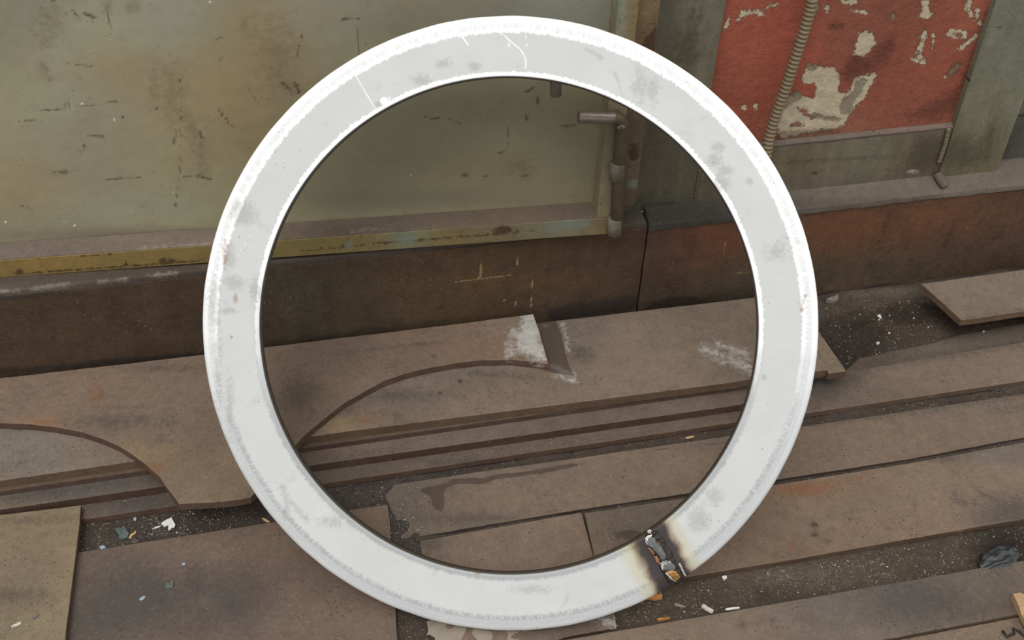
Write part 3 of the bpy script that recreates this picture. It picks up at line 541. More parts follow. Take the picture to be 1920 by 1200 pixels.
paint(body, (214, 215, 213), [], {
    'mb': [('l', [(857, 52), (866, 68), (878, 84)], 1.5, 2.5), ('l', [(930, 48), (934, 60), (948, 68), (960, 80), (976, 92), (982, 103), (987, 115), (984, 130)], 1.3, 2.2), ('l', [(661, 132), (680, 165), (706, 206)], .9, 2.2), ('l', [(977, 50), (985, 62), (988, 80)], .8, 2.5), ('l', [(940, 86), (956, 87), (952, 78)], 1, 2.5), ('l', [(983, 82), (988, 85)], 1, 2.5), ('l', [(560, 340), (575, 322)], .8, 2.5), ('l', [(1397, 255), (1420, 275)], .9, 2.5), ('l', [(445, 480), (470, 440)], .6, 2.5), ('e', 720, 190, 8, 8, 8), ('l', [(728, 180), (735, 190)], .8, 2)],
    'ma': [('l', [(1152, 136), (1160, 155), (1168, 182)], 1.8, 5), ('l', [(1100, 92), (1128, 108)], 2.4, 6), ('e', 1200, 160, 10, 26, 16), ('e', 1225, 170, 8, 20, 14), ('e', 890, 125, 10, 8, 8), ('e', 790, 150, 16, 10, 10), ('e', 712, 195, 8, 6, 6), ('e', 832, 118, 14, 8, 10),
           ('e', 1345, 275, 16, 8, 6), ('e', 1340, 300, 14, 12, 8), ('e', 1360, 320, 14, 10, 8), ('e', 1350, 345, 16, 14, 12), ('e', 1405, 340, 6, 8, 6), ('e', 455, 400, 24, 20, 14), ('e', 430, 480, 10, 22, 10), ('e', 440, 530, 20, 12, 12), ('e', 480, 545, 12, 20, 12), ('e', 425, 582, 18, 6, 6), ('e', 405, 601, 10, 4, 4), ('e', 395, 420, 6, 30, 12), ('e', 400, 560, 9, 40, 16), ('e', 410, 700, 5, 50, 12), ('e', 430, 760, 5, 40, 10),
           ('l', [(528, 915), (540, 945), (536, 965)], 5, 10), ('l', [(545, 940), (560, 960)], 2, 5), ('l', [(555, 950), (575, 975)], 3, 8), ('e', 620, 980, 18, 8, 12), ('l', [(485, 905), (520, 903)], 1, 3), ('e', 1455, 470, 20, 12, 20), ('e', 1478, 446, 7, 2, 2), ('l', [(1490, 450), (1505, 455), (1512, 475)], 1.3, 3), ('e', 1433, 707, 5, 6, 4), ('e', 1310, 975, 20, 20, 20), ('e', 1340, 930, 12, 14, 14), ('e', 1175, 1015, 25, 14, 16), ('e', 1000, 1105, 26, 6, 10), ('l', [(1380, 790), (1405, 740), (1412, 690)], 4, 8)],
    'mc': [('l', [(1510, 552), (1506, 568)], 2.6, 4), ('e', 1504, 580, 3, 5, 3), ('e', 422, 475, 4, 18, 5), ('e', 442, 560, 4, 8, 4), ('e', 895, 1075, 5, 3, 2), ('e', 434, 632, 3, 3, 2)]})
co = world_co(body); px = topx(co)
d = seg_d(px, (1213, 985), (1272, 1097))
side = (px[:, 0] - 1242) * 1.9 - (px[:, 1] - 1041)
heat = np.clip(1 - d / np.where(side > 0, 74, 92), 0, 1)
a = me.attributes.new('scorch', 'FLOAT', 'POINT'); a.data.foreach_set('value', heat)

# weld seam: crusted bead with slag flakes
MWELD = plain('black_weld_crust', (56, 46, 42), .45, .5, .6, 120, 1.0, .6)
ws = empty('weld_seam', (0, RO_, RT), ring)
c0 = Vector((*RL(1222, 1000), 0)); c1 = Vector((*RL(1266, 1086), 0)); dirv = (c1 - c0).normalized(); sid = Vector((-dirv.y, dirv.x, 0)); Lw = (c1 - c0).length
bm = bmesh.new(); nL, nW = 70, 18; gv = []
for i in range(nL + 1):
    row = []
    for j in range(nW + 1):
        s = i / nL; t = j / nW * 2 - 1
        wdt = .0148 * (1 + .22 * mnoise.noise(Vector((s * 7, 1, t > 0)))) * (1 - .25 * (2 * s - 1) ** 4)
        h = (1 - t * t) ** .7 * .0042 * (1 + .5 * mnoise.noise(Vector((s * 16, t * 2, 0)))) + .0016 * abs(mnoise.noise(Vector((s * 60, t * 14, 2)))) * (1 - t * t)
        if i in (0, nL): h = 0
        p = c0 + dirv * (Lw * (s * 1.06 - .03)) + sid * wdt * t
        row.append(bm.verts.new((p.x, p.y, h - .0009)))
    gv.append(row)
for i in range(nL):
    for j in range(nW): bm.faces.new([gv[i][j], gv[i + 1][j], gv[i + 1][j + 1], gv[i][j + 1]])
ext = bmesh.ops.extrude_face_region(bm, geom=bm.faces[:])
for v in [e for e in ext['geom'] if isinstance(e, bmesh.types.BMVert)]: v.co.z = -.002
crust = bmobj('weld_crust', bm, MWELD, ws, True); crust['label'] = 'blackened weld bead'
FL = [('slate', (104, 104, 106), .35, .3), ('copper', (158, 112, 86), .35, .6), ('gold', (150, 112, 62), .3, .7), ('bright', (205, 200, 188), .25, .8)]
fm = {k: plain('slag_' + k, c_, r1, mt, .35, 160, .5) for k, c_, r1, mt in FL}
def flake(name, px_pts, mat, parent, z=.0045, th=.0012, seed=0, dome=.0008):
    pts = [Vector((*RL(u, v), 0)) for u, v in px_pts]; cen = sum(pts, Vector()) / len(pts)
    bm = bmesh.new(); r2 = random.Random(seed); outer = []
    for i, p in enumerate(pts):
        q = pts[(i + 1) % len(pts)]
        for t in (0, .33, .66): outer.append(p.lerp(q, t) + Vector((r2.uniform(-1, 1), r2.uniform(-1, 1), 0)) * .0004)
    tv = [bm.verts.new((p.x, p.y, z + r2.uniform(-.0004, .0004))) for p in outer]
    iv = [bm.verts.new((*(p.lerp(cen, .45)).xy, z + dome + r2.uniform(-.0004, .0004))) for p in outer]
    bv = [bm.verts.new((p.x, p.y, z - th)) for p in outer]; n = len(outer); ct = bm.verts.new((cen.x, cen.y, z + dome * 1.2))
    for i in range(n):
        k = (i + 1) % n
        bm.faces.new([tv[i], tv[k], iv[k], iv[i]]); bm.faces.new([bv[k], bv[i], tv[i], tv[k]][::-1]); bm.faces.new([iv[i], iv[k], ct])
    bm.faces.new(bv[::-1])
    return bmobj(name, bm, mat, parent)
W5 = lambda pts: [(1140 + x / 6.665, 950 + y / 6.665) for x, y in pts]
flake('slag_flake', W5([(480, 380), (520, 360), (580, 380), (600, 440), (660, 490), (720, 590), (700, 650), (660, 640), (600, 560), (510, 480), (475, 420)]), fm['slate'], ws, .0052, seed=1)
flake('slag_flake', W5([(655, 690), (720, 655), (780, 680), (840, 740), (830, 780), (760, 790), (680, 770)]), fm['slate'], ws, .0056, seed=2)
flake('slag_flake', W5([(725, 810), (800, 780), (850, 800), (900, 870), (850, 920), (800, 890)]), fm['gold'], ws, .005, seed=3)
flake('slag_flake', W5([(565, 600), (610, 610), (650, 690), (640, 720), (600, 690)]), fm['copper'], ws, .0046, seed=4)
flake('slag_flake', W5([(490, 500), (540, 520), (580, 580), (565, 600), (530, 560)]), fm['copper'], ws, .0046, seed=5)
flake('slag_flake', W5([(590, 430), (650, 445), (655, 465), (610, 455)]), fm['copper'], ws, .0056, seed=6)
flake('slag_flake', W5([(485, 290), (520, 270), (545, 290), (535, 325), (500, 330)]), fm['bright'], ws, .0052, seed=7)
flake('slag_flake', W5([(460, 390), (490, 350), (550, 340), (548, 358), (500, 368), (475, 420), (490, 470), (470, 450)]), fm['bright'], ws, .0050, seed=8)
flake('slag_flake', W5([(650, 700), (690, 665), (770, 670), (790, 700), (720, 668), (665, 710), (690, 780), (670, 780)]), fm['bright'], ws, .0054, seed=9)
flake('slag_flake', W5([(710, 820), (745, 810), (800, 880), (850, 925), (830, 930), (770, 890)]), fm['bright'], ws, .0044, seed=10)
flake('slag_flake', W5([(880, 710), (900, 700), (975, 850), (965, 870), (940, 840)]), fm['bright'], ws, .0012, th=.0012, seed=11, dome=.0002)

# ================================================================== PLATES ON THE GROUND
GP = 'steel plates and offcuts lying along the wall'
def gplate(name, pts, thick, mat, label, base, spots=(), masks=None, step=.010, seed=1, cat='steel plate', side=(87, 68, 53), **kw):
    c = np.mean(pts, axis=0); c[2] = pts[0][2] - thick
    o = plate(name, [tuple(np.array(p) - c) for p in pts], thick, mat, None, step, seed=seed, **kw); o.location = tuple(c)
    tag(o, label, cat, GP); paint(o, base, spots, masks, side=side); return o
# C : lowest of the stack
ZC, ZB, ZA2, ZA = .013, .032, .0445, .0630
gplate('steel_plate', [(-.80, 1.4155, ZC), (.955, 1.4135, ZC), (.985, 1.4135, ZC), (.955, 1.62, ZC), (-.80, 1.62, ZC)], ZC, MPL, 'bottom long brown plate of the stack at the wall, its edge furthest forward', (99, 84, 73),
       [(250, 940, 60, (85, 76, 71), 30), (900, 870, 250, (95, 84, 73), 30), (1300, 800, 100, (101, 88, 75), 20), (640, 890, 40, (83, 74, 67), 20)], {'ma': [('e', 250, 945, 60, 14, 14), ('e', 860, 865, 60, 6, 8)]}, side=(92, 70, 57), seed=1)
gplate('steel_plate', [(-.80, 1.4500, ZB), (.93, 1.4385, ZB), (.95, 1.62, ZB), (-.80, 1.63, ZB)], ZB - ZC, MPL, 'second long brown plate up from the ground in the stack at the wall', (101, 86, 75),
       [(120, 925, 120, (87, 80, 77), 20), (20, 945, 40, (115, 100, 81), 10), (800, 820, 200, (107, 92, 81), 20), (1250, 765, 140, (107, 94, 83), 14)], {'ma': [('p', [(0, 935), (0, 945), (180, 920), (300, 900), (300, 890), (90, 915)], 10), ('l', [(600, 862), (760, 840)], 3, 8)]}, side=(76, 57, 46), seed=2)
gplate('steel_plate', [(-.80, 1.4790, ZA2), (.60, 1.4760, ZA2), (1.025, 1.474, ZA2), (1.02, 1.63, ZA2), (-.80, 1.66, ZA2)], ZA2 - ZB, MPL, 'thin brown plate just below the top plate of the stack, showing only its edge', (91, 74, 61), side=(80, 64, 55), seed=3)
gplate('steel_plate', [tuple(P(-220, 934, ZA)), tuple(P(0, 901, ZA)), tuple(P(250, 865, ZA)), tuple(P(640, 810, ZA)), tuple(P(860, 782, ZA)), tuple(P(1100, 752, ZA)), tuple(P(1385, 715, ZA)), tuple(P(1387, 713.5, ZA)), tuple(P(1552, 693, ZA)), tuple(P(1536, 664, ZA)), tuple(P(1500, 600, ZA)), tuple(P(1478, 550, ZA)), tuple(P(1020, 604, ZA)), tuple(P(300, 690, ZA)), tuple(P(-220, 752, ZA))],
       ZA - ZA2, MPL, 'long flat brown plate on top of the stack, seen through the ring', (120, 105, 91),
       [(60, 850, 90, (116, 109, 98), 30), (190, 850, 50, (114, 99, 86), 20), (1250, 640, 110, (126, 111, 96), 40), (1150, 680, 120, (124, 109, 94), 40), (900, 740, 120, (118, 103, 88), 24), (700, 780, 60, (112, 97, 80), 24), (850, 700, 60, (104, 93, 84), 12), (650, 800, 20, (136, 111, 80), 10), (1090, 620, 30, (106, 97, 88), 30), (1030, 650, 25, (90, 77, 64), 50), (1480, 650, 60, (120, 105, 90), 30), (740, 740, 60, (100, 91, 86), 14)],
       {'md': [('p', [(1003, 600), (1042, 600), (1052, 625), (1060, 660), (1068, 690), (1078, 705), (1040, 700), (1005, 690)], 4), ('e', 863, 715, 5, 4, 3), ('e', 824, 737, 5, 4, 3)],
        'ma': [('e', 735, 742, 60, 7, 12), ('e', 640, 765, 30, 10, 12), ('e', 1090, 665, 16, 12, 14), ('e', 863, 715, 4, 4, 3), ('e', 824, 737, 4, 4, 3), ('e', 745, 779, 8, 6, 6), ('l', [(880, 700), (1000, 706)], 2, 8)],
        'mb': [('l', [(1035, 687), (1050, 693), (1073, 702)], 3.2, 4), ('l', [(1040, 702), (1078, 713)], 1, 8), ('l', [(1322, 653), (1350, 668), (1405, 690)], .5, 17), ('l', [(1345, 645), (1400, 665)], .5, 14), ('l', [(1057, 608), (1065, 660)], .6, 5), ('l', [(1020, 611), (1030, 611)], 1.4, 3)], 'mc': [('e', 690, 785, 14, 5, 10), ('e', 1074, 660, 2.2, 2.6, 2)]}, step=.006, side=(98, 78, 61), seed=4)
a3 = [tuple(P(u, v, .0615)) for u, v in [(1553.5, 700), (1587, 695.5), (1540, 628), (1500, 575), (1482, 560), (1505, 600)]]
gplate('steel_offcut', a3, .017, MPL, 'small brown plate end sticking out to the right of the ring at the stack end', (115, 100, 81), [(1555, 660, 20, (121, 106, 89), 30)], {}, side=(88, 70, 56), seed=5, cat='steel offcut')

# D : skeleton left after cutting discs, lying on the stack against the wall
ZD = .0790
arcR = [(1029, 682), (1000, 678), (960, 674), (900, 675.5), (850, 681), (800, 690), (760, 700), (720, 714), (690, 730), (650, 752), (620, 775), (590, 800), (565, 822), (545, 845), (520, 872), (500, 896), (484, 918), (470, 932)]
arcL = [(336, 945), (318, 920), (298, 893), (275, 872), (250, 853), (222, 836), (190, 822), (150, 809), (100, 800), (60, 795), (0, 793), (-60, 797), (-130, 812), (-180, 830)]
outD = [(-180, 729.5), (0, 709), (250, 680), (500, 650.5), (700, 626), (850, 608), (1000, 588.5), (1004, 600), (1011, 620), (1018, 645), (1024, 665)] + arcR + [(440, 938), (400, 941)] + arcL
ptsD = [tuple(P(u, v, ZD)) for u, v in outD]
gplate('disc_cutting_remnant', ptsD, .016, MPL, 'brown plate remnant with two big round cut-outs, lying on the stack by the wall', (118, 100, 85),
       [(120, 745, 140, (122, 103, 88), 30), (300, 790, 120, (112, 97, 84), 40), (400, 890, 60, (120, 103, 84), 40), (280, 850, 40, (130, 107, 80), 16), (560, 720, 60, (108, 91, 78), 50), (700, 670, 90, (110, 93, 80), 24), (850, 640, 80, (120, 99, 84), 20), (930, 660, 50, (126, 105, 88), 20), (960, 610, 50, (130, 113, 98), 14), (180, 735, 50, (132, 111, 92), 20), (80, 790, 30, (134, 103, 76), 8), (600, 790, 40, (100, 85, 72), 30)],
       {'mb': [('p', [(984, 590), (1001, 589), (1012, 620), (1020, 650), (1024, 672), (1020, 681), (1008, 678), (990, 664), (972, 658), (965, 630), (978, 612)], 13), ('l', [(960, 625), (955, 665)], 2, 14)], 'ma': [('e', 812, 668, 5, 4, 3), ('e', 300, 690, 40, 4, 10), ('e', 220, 790, 60, 10, 14), ('l', [(650, 660), (840, 640)], 1.5, 6), ('e', 560, 740, 30, 30, 30), ('l', [(200, 765), (270, 762)], 1, 5), ('e', 298, 822, 3, 6, 4)],
        'mc': [('e', 80, 793, 14, 5, 5), ('e', 290, 878, 16, 8, 8), ('e', 1025, 684, 7, 4, 3), ('e', 180, 738, 14, 14, 14)]}, step=.006, side=(86, 66, 53), seed=6, cat='steel offcut', wob=.0009)
# E, F : lower left
gplate('steel_plate', [tuple(P(u, v, .027)) for u, v in [(-260, 996), (0, 965), (152, 947), (149, 985), (122, 1200), (104, 1340), (-300, 1380)]], .014, MPL, 'thick olive-brown plate in the bottom left corner, lying over its neighbours', (118, 104, 84),
       [(60, 1000, 70, (122, 106, 84), 20), (40, 1080, 60, (116, 102, 84), 40), (100, 1150, 50, (126, 112, 90), 40), (30, 1130, 30, (96, 84, 70), 14), (20, 1180, 40, (118, 106, 84), 20), (135, 1060, 20, (130, 114, 90), 50)], {'ma': [('e', 30, 1115, 50, 10, 14), ('l', [(10, 1158), (24, 1164)], 1.3, 3), ('e', 60, 975, 50, 3, 8)]}, seed=7)
gplate('steel_plate', [tuple(P(u, v, .010)) for u, v in [(60, 1049), (148, 1035), (440, 990), (640, 958), (727, 945.5), (731, 975), (738, 1080), (745, 1200), (752, 1340), (60, 1380)]], .011, MPL, 'wide dark brown plate under the ring at lower left, patched with grey grit', (101, 84, 73),
       [(400, 1020, 140, (109, 92, 77), 20), (200, 1080, 60, (95, 82, 73), 30), (280, 1110, 60, (81, 76, 75), 40), (320, 1070, 20, (105, 86, 75), 20), (430, 1130, 50, (85, 78, 75), 30), (520, 1100, 60, (101, 84, 73), 40), (600, 1150, 60, (103, 88, 75), 40), (700, 1160, 40, (107, 90, 77), 30), (700, 980, 30, (109, 92, 77), 20), (350, 1150, 60, (93, 80, 71), 30), (160, 1170, 50, (81, 74, 69), 40)],
       {'ma': [('p', [(240, 1060), (300, 1070), (330, 1100), (370, 1065), (390, 1110), (330, 1150), (280, 1180), (200, 1190), (160, 1170), (180, 1100)], 40), ('p', [(400, 1080), (470, 1070), (510, 1120), (460, 1170), (380, 1150)], 36), ('e', 470, 1092, 12, 3, 4), ('l', [(415, 1022), (440, 1021)], .8, 3)]}, step=.007, seed=8)
# G small flat plate in the ring, H, I, J, M, N strips
gplate('steel_plate', [tuple(P(u, v, .0045)) for u, v in [(788, 1014), (940, 987), (1085, 961), (1091, 962), (1112, 1040), (1134, 1105), (1152, 1150), (1156, 1177), (1060, 1194), (1010, 1215), (830, 1215), (800, 1120)]], .005, MPL, 'thin short brown plate lying behind the lower edge of the ring', (114, 97, 83),
       [(950, 1020, 120, (118, 101, 86), 20), (1060, 980, 30, (124, 105, 90), 12), (830, 1020, 30, (104, 91, 80), 14), (1080, 1180, 60, (96, 83, 72), 14)], {'ma': [('e', 800, 1020, 30, 14, 14)], 'mb': [('e', 1141, 1166, 12, 6, 14)]}, seed=9)
gplate('steel_plate', [tuple(P(u, v, .0045)) for u, v in [(752, 1012), (800, 1003), (1087, 955), (1280, 926), (1470, 897), (1700, 861), (1920, 820), (2150, 780), (2150, 700), (1920, 738), (1500, 800), (1400, 812), (1100, 856), (900, 884), (740, 908), (722, 930), (738, 965)]], .005, MPL, 'long flat plate with a wavy wet-looking stain, crossing behind the ring', (114, 98, 84),
       [(800, 920, 40, (90, 81, 74), 30), (745, 960, 30, (82, 75, 70), 50), (950, 880, 150, (106, 95, 84), 10), (1000, 930, 120, (118, 101, 86), 24), (1200, 880, 120, (120, 103, 88), 24), (1600, 810, 160, (116, 99, 84), 30), (1650, 765, 150, (100, 91, 82), 8), (1850, 800, 60, (114, 99, 84), 20), (900, 980, 60, (98, 87, 78), 12), (1480, 860, 40, (104, 89, 76), 20), (1300, 830, 100, (104, 91, 80), 8)],
       {'md': [('p', [(782, 918), (838, 905), (850, 898), (880, 896), (905, 897), (925, 890), (990, 884), (1030, 876), (1075, 868), (1085, 873), (1040, 884), (985, 892), (930, 899), (905, 908), (860, 907), (835, 915), (832, 930), (833, 950), (826, 962), (812, 950), (806, 930)], 4), ('l', [(1085, 872), (1140, 858), (1160, 851), (1240, 842), (1290, 838), (1380, 828)], .9, 3.4)], 'ma': [('e', 880, 972, 50, 5, 8), ('p', [(1490, 785), (1920, 728), (1920, 745), (1750, 765), (1600, 790), (1520, 796)], 12)], 'mc': [('e', 1137, 900, 2.5, 2, 2)]}, step=.007, side=(78, 64, 57), seed=10)
gplate('steel_plate', [tuple(P(u, v, .0115)) for u, v in [(1096, 962), (1300, 931), (1470, 906), (1700, 869), (1920, 829), (2150, 788), (2150, 935), (1920, 973), (1700, 1011), (1500, 1047), (1290, 1081), (1140, 1106), (1114, 1040)]], .012, MPL, 'wide brown plate right of the burnt weld, with rust spots along its far edge', (116, 98, 83),
       [(1170, 970, 60, (90, 81, 70), 30), (1240, 960, 40, (94, 83, 74), 24), (1200, 1010, 40, (92, 81, 68), 20), (1500, 920, 60, (120, 85, 62), 8), (1600, 950, 120, (120, 102, 85), 40), (1780, 900, 80, (124, 107, 90), 30), (1880, 960, 40, (86, 77, 72), 24), (1870, 850, 50, (102, 95, 88), 14), (1400, 1000, 60, (108, 91, 76), 40), (1500, 1020, 80, (116, 97, 80), 20)],
       {'mc': [('p', [(1465, 912), (1520, 905), (1555, 903), (1545, 922), (1500, 925), (1475, 928)], 9), ('l', [(1560, 905), (1620, 895)], 4, 8), ('p', [(1475, 1022), (1495, 1016), (1490, 1030), (1482, 1032)], 4), ('e', 1503, 1036, 5, 4, 4)],
        'md': [('e', 1527, 984, 6, 5, 5), ('e', 1594, 972, 4, 3, 4), ('e', 1528, 1004, 6, 4, 5), ('e', 1180, 1003, 26, 9, 8)], 'ma': [('e', 1527, 984, 8, 7, 4), ('e', 1594, 972, 5, 4, 3), ('e', 1528, 1004, 8, 6, 4), ('e', 1561, 992, 5, 4, 4), ('e', 1665, 993, 5, 4, 4), ('e', 1551, 1016, 7, 4, 3), ('e', 1583, 1010, 4, 3, 3), ('e', 1460, 1010, 4, 3, 3), ('e', 1900, 960, 40, 22, 30), ('e', 1180, 1003, 26, 9, 8), ('l', [(1790, 930), (1810, 945)], 4, 10), ('e', 1770, 858, 30, 8, 10), ('l', [(1830, 918), (1880, 945)], 3, 12)]}, step=.007, seed=11)
gplate('steel_plate', [tuple(P(u, v, .0125)) for u, v in [(1480, 779), (1510, 774.5), (1700, 747), (1920, 714), (2160, 676), (2160, 603), (1920, 641), (1760, 668), (1630, 690), (1560, 701), (1480, 714)]], .013, MPL, 'narrow brown plate at the right, in front of the dirt hollow', (113, 97, 83),
       [(1560, 715, 34, (82, 70, 64), 14), (1570, 740, 40, (91, 80, 73), 16), (1800, 690, 120, (119, 104, 89), 30), (1650, 740, 90, (107, 92, 79), 16)], {'ma': [('p', [(1500, 700), (1640, 685), (1630, 705), (1590, 722), (1570, 745), (1520, 765)], 14), ('l', [(1620, 696), (1920, 645)], 2, 10), ('e', 1769, 716, 4, 3, 3)]}, step=.007, side=(94, 76, 63), seed=12)
gplate('steel_plate', [tuple(P(u, v, .0025)) for u, v in [(1575, 705), (1610, 672), (1690, 654), (1742, 645), (1800, 627), (1920, 606), (2100, 574), (2100, 640), (1920, 660), (1700, 700)]], .006, MPL, 'half-buried brown plate behind the narrow plate at the right', (95, 84, 73), [(1620, 680, 40, (78, 65, 59), 20), (1850, 620, 80, (85, 74, 65), 16), (1780, 660, 70, (101, 90, 77), 16)], {'ma': [('l', [(1640, 672), (1750, 634), (1920, 606)], 4, 12), ('l', [(1690, 672), (1920, 640)], 2, 8)]}, seed=13)
gplate('steel_plate', [(.22, P(1290, 1157, .0125)[1], .0125), (1.55, P(1920, 1053, .0125)[1], .0125), (1.55, P(1920, 1150, .0125)[1], .0125), (.22, P(1680, 1194, .0125)[1], .0125)], .0135, MPL, 'long plate across the bottom right, in front of the swarf-filled gap', (108, 95, 82),
       [(1350, 1160, 90, (118, 101, 86), 30), (1200, 1190, 60, (120, 103, 86), 20), (1560, 1130, 90, (96, 87, 82), 30), (1700, 1110, 90, (90, 83, 78), 30), (1850, 1090, 70, (92, 81, 72), 30), (1860, 1140, 50, (80, 69, 60), 16)], {'ma': [('p', [(1630, 1110), (1720, 1090), (1800, 1110), (1820, 1160), (1700, 1180), (1650, 1150)], 40), ('l', [(1410, 1168), (1455, 1160)], 1.4, 4), ('e', 1392, 1170, 8, 8, 8)]}, step=.008, seed=14)
gplate('steel_plate', [(.70, .915, .0065), (1.6, .916, .0065), (1.6, .74, .0065), (.70, .74, .0065)], .0075, MPL, 'brown plate in the bottom right corner, in front of all others', (114, 97, 82), [], {'ma': [('l', [(1880, 1185), (1895, 1195), (1920, 1185)], 2.5, 6)]}, seed=15)
# O : plate held up on a block at the right
ZO = .0705
gplate('steel_plate', [tuple(P(u, v, ZO)) for u, v in [(1728, 532), (1803, 600), (1830, 597), (1920, 583), (2130, 549), (2130, 477), (1920, 505)]], .0155, MPL, 'raised plate with a slanted end at the right edge, above the dirt by the wall', (119, 106, 91), [(1870, 540, 60, (123, 110, 95), 20)], {'ma': [('l', [(1810, 598), (1920, 580)], 1.5, 5)]}, side=(104, 82, 63), seed=16)
gplate('support_bar', [(1.52, 1.56, .055), (1.66, 1.56, .055), (1.66, 1.66, .055), (1.52, 1.66, .055)], .057, MPL, 'dark steel block holding up the raised plate', (73, 62, 51), seed=17, cat='steel block')

# ================================================================== SMALL THINGS
def chip(name, px_pts, h, th, mat, label, cat, group='small debris on the dirt and plates', curl=.0, seed=0, sub=2):
    pts = [Vector(P(u, v, h)) for u, v in px_pts]; cen = sum(pts, Vector()) / len(pts); r2 = random.Random(seed)
    bm = bmesh.new(); outer = []
    for i, p in enumerate(pts):
        q = pts[(i + 1) % len(pts)]
        for t in [k / sub for k in range(sub)]: outer.append(p.lerp(q, t) - cen)
    sz = max(p.length for p in outer)
    tv = [bm.verts.new((p.x, p.y, th + curl * (p.x / sz) ** 2 + r2.uniform(-.2, .2) * th)) for p in outer]
    iv = [bm.verts.new((p.x * .5, p.y * .5, th * 1.15 + r2.uniform(-.25, .25) * th)) for p in outer]
    bv = [bm.verts.new((p.x, p.y, curl * (p.x / sz) ** 2)) for p in outer]; ct = bm.verts.new((0, 0, th * 1.2)); n = len(outer)
    for i in range(n):
        k = (i + 1) % n
        bm.faces.new([tv[i], tv[k], iv[k], iv[i]]); bm.faces.new([bv[i], bv[k], tv[k], tv[i]]); bm.faces.new([iv[i], iv[k], ct])
    bm.faces.new(bv[::-1])
    o = bmobj(name, bm, mat); o.location = (cen.x, cen.y, h - .0002)
    return tag(o, label, cat, group)
Mteal = plain('teal_stone', (88, 98, 94), .6, 0, .3, 120, .8); Mwhite = plain('white_flake_paint', (222, 222, 216), .6, 0, .15, 200, .8)
Myel = plain('yellow_chip_wood', (190, 160, 110), .7); Mora = plain('orange_wood', (196, 136, 76), .65); Mtan = plain('tan_board', (168, 138, 104), .7, 0, .15, 60)
Mpale = plain('pale_pebble', (196, 188, 176), .7, 0, .2, 150, .6); Mblu = plain('pale_blue_chip', (150, 162, 172), .5); Mpap = plain('grimy_paper', (136, 126, 112), .8, 0, .2, 50, .8)
ZF = lambda pts: [(200 + x / 5.333, 880 + y / 5.333) for x, y in pts]
chip('paint_flake', ZF([(545, 550), (600, 510), (650, 485), (665, 520), (688, 560), (680, 585), (650, 590), (625, 620), (615, 600), (625, 575), (600, 560), (585, 585)]), .001, .0022, Mwhite, 'torn white flake lying in the dirt above the wide dark plate', 'paint flake', curl=.002, seed=1)
chip('paint_flake', ZF([(455, 600), (500, 575), (550, 562), (520, 585)]), .001, .0015, Mwhite, 'thin white sliver just left of the torn white flake', 'paint flake', seed=2)
chip('stone_chip', ZF([(85, 610), (120, 598), (150, 605), (185, 592), (210, 620), (228, 650), (215, 690), (170, 710), (125, 705), (130, 670), (105, 640)]), .0, .005, Mteal, 'flat grey-green stone chip in the dirt near the bottom left plate', 'stone chip', seed=3)
chip('wood_chip', ZF([(220, 690), (240, 650), (270, 640), (290, 615), (295, 640), (262, 665), (235, 695)]), .0005, .002, Myel, 'yellowish wood splinter right beside the grey-green stone chip', 'wood chip', seed=4)
chip('wood_chip', ZF([(1552, 490), (1575, 495), (1635, 528), (1610, 535), (1570, 515)]), .001, .002, Myel, 'yellow splinter at the outer left edge of the ring, under the cut plate', 'wood chip', seed=5)
chip('stone_chip', ZF([(268, 495), (290, 480), (302, 495), (290, 520), (272, 515)]), .001, .002, Mblu, 'pale blue chip left of the torn white flake', 'chip', seed=6)
chip('stone_chip', ZF([(750, 945), (775, 938), (792, 942), (780, 962), (755, 960)]), .010, .002, Mblu, 'pale blue chip on the wide dark plate', 'chip', seed=7)
chip('stone_chip', [(311, 1097), (318, 1094), (326, 1089), (325, 1101), (318, 1105), (310, 1104)], .010, .003, Mteal, 'small grey-green stone chip on the wide dark plate', 'stone chip', seed=8)
chip('stone_chip', [(261, 1124), (267, 1119), (273, 1118), (271, 1123), (263, 1127)], .010, .0015, Mblu, 'pale sliver on the wide dark plate near the bottom left plate', 'chip', seed=9)
chip('stone_chip', [(186, 1026), (194, 1023), (199, 1027), (190, 1031)], .0105, .002, Mblu, 'grey-blue chip at the far edge of the wide dark plate', 'chip', seed=10)
chip('metal_sliver', [(21, 1174), (30, 1170), (41, 1164), (40, 1170), (30, 1177), (22, 1178)], .027, .002, fm['bright'], 'shiny sliver on the bottom left plate', 'metal sliver', seed=11)
chip('metal_sliver', [(61, 1159), (66, 1156), (74, 1152), (70, 1158), (63, 1162)], .027, .002, fm['slate'], 'dark chip on the bottom left plate', 'metal sliver', seed=12)
ZR = lambda pts: [(1120 + x / 6, 1060 + y / 6) for x, y in pts]
def block(name, px4, h, th, mat, label, cat, seed=0):
    return chip(name, px4, h, th, mat, label, cat, seed=seed, sub=3)
block('wood_chip', ZR([(560, 385), (640, 345), (725, 345), (726, 385), (650, 398)]), .002, .006, Mora, 'orange wood piece poking out below the burnt weld', 'wood chip', 21)
block('wood_chip', ZR([(668, 620), (700, 610), (810, 600), (812, 612), (690, 634)]), .001, .005, Mora, 'thin orange wood strip at the far edge of the bottom right plate', 'wood chip', 22)
block('wood_chip', ZR([(868, 432), (900, 430), (960, 455), (1005, 475), (960, 475), (870, 460)]), .002, .002, Mpap, 'greyish pointed splinter right of the orange wood piece', 'wood chip', 23)
chip('paint_flake', ZR([(1400, 130), (1420, 125), (1450, 122), (1458, 145), (1440, 160), (1425, 175), (1412, 160)]), .002, .0025, Mwhite, 'small white flake in the gap at the right of the burnt weld', 'paint flake', seed=24)
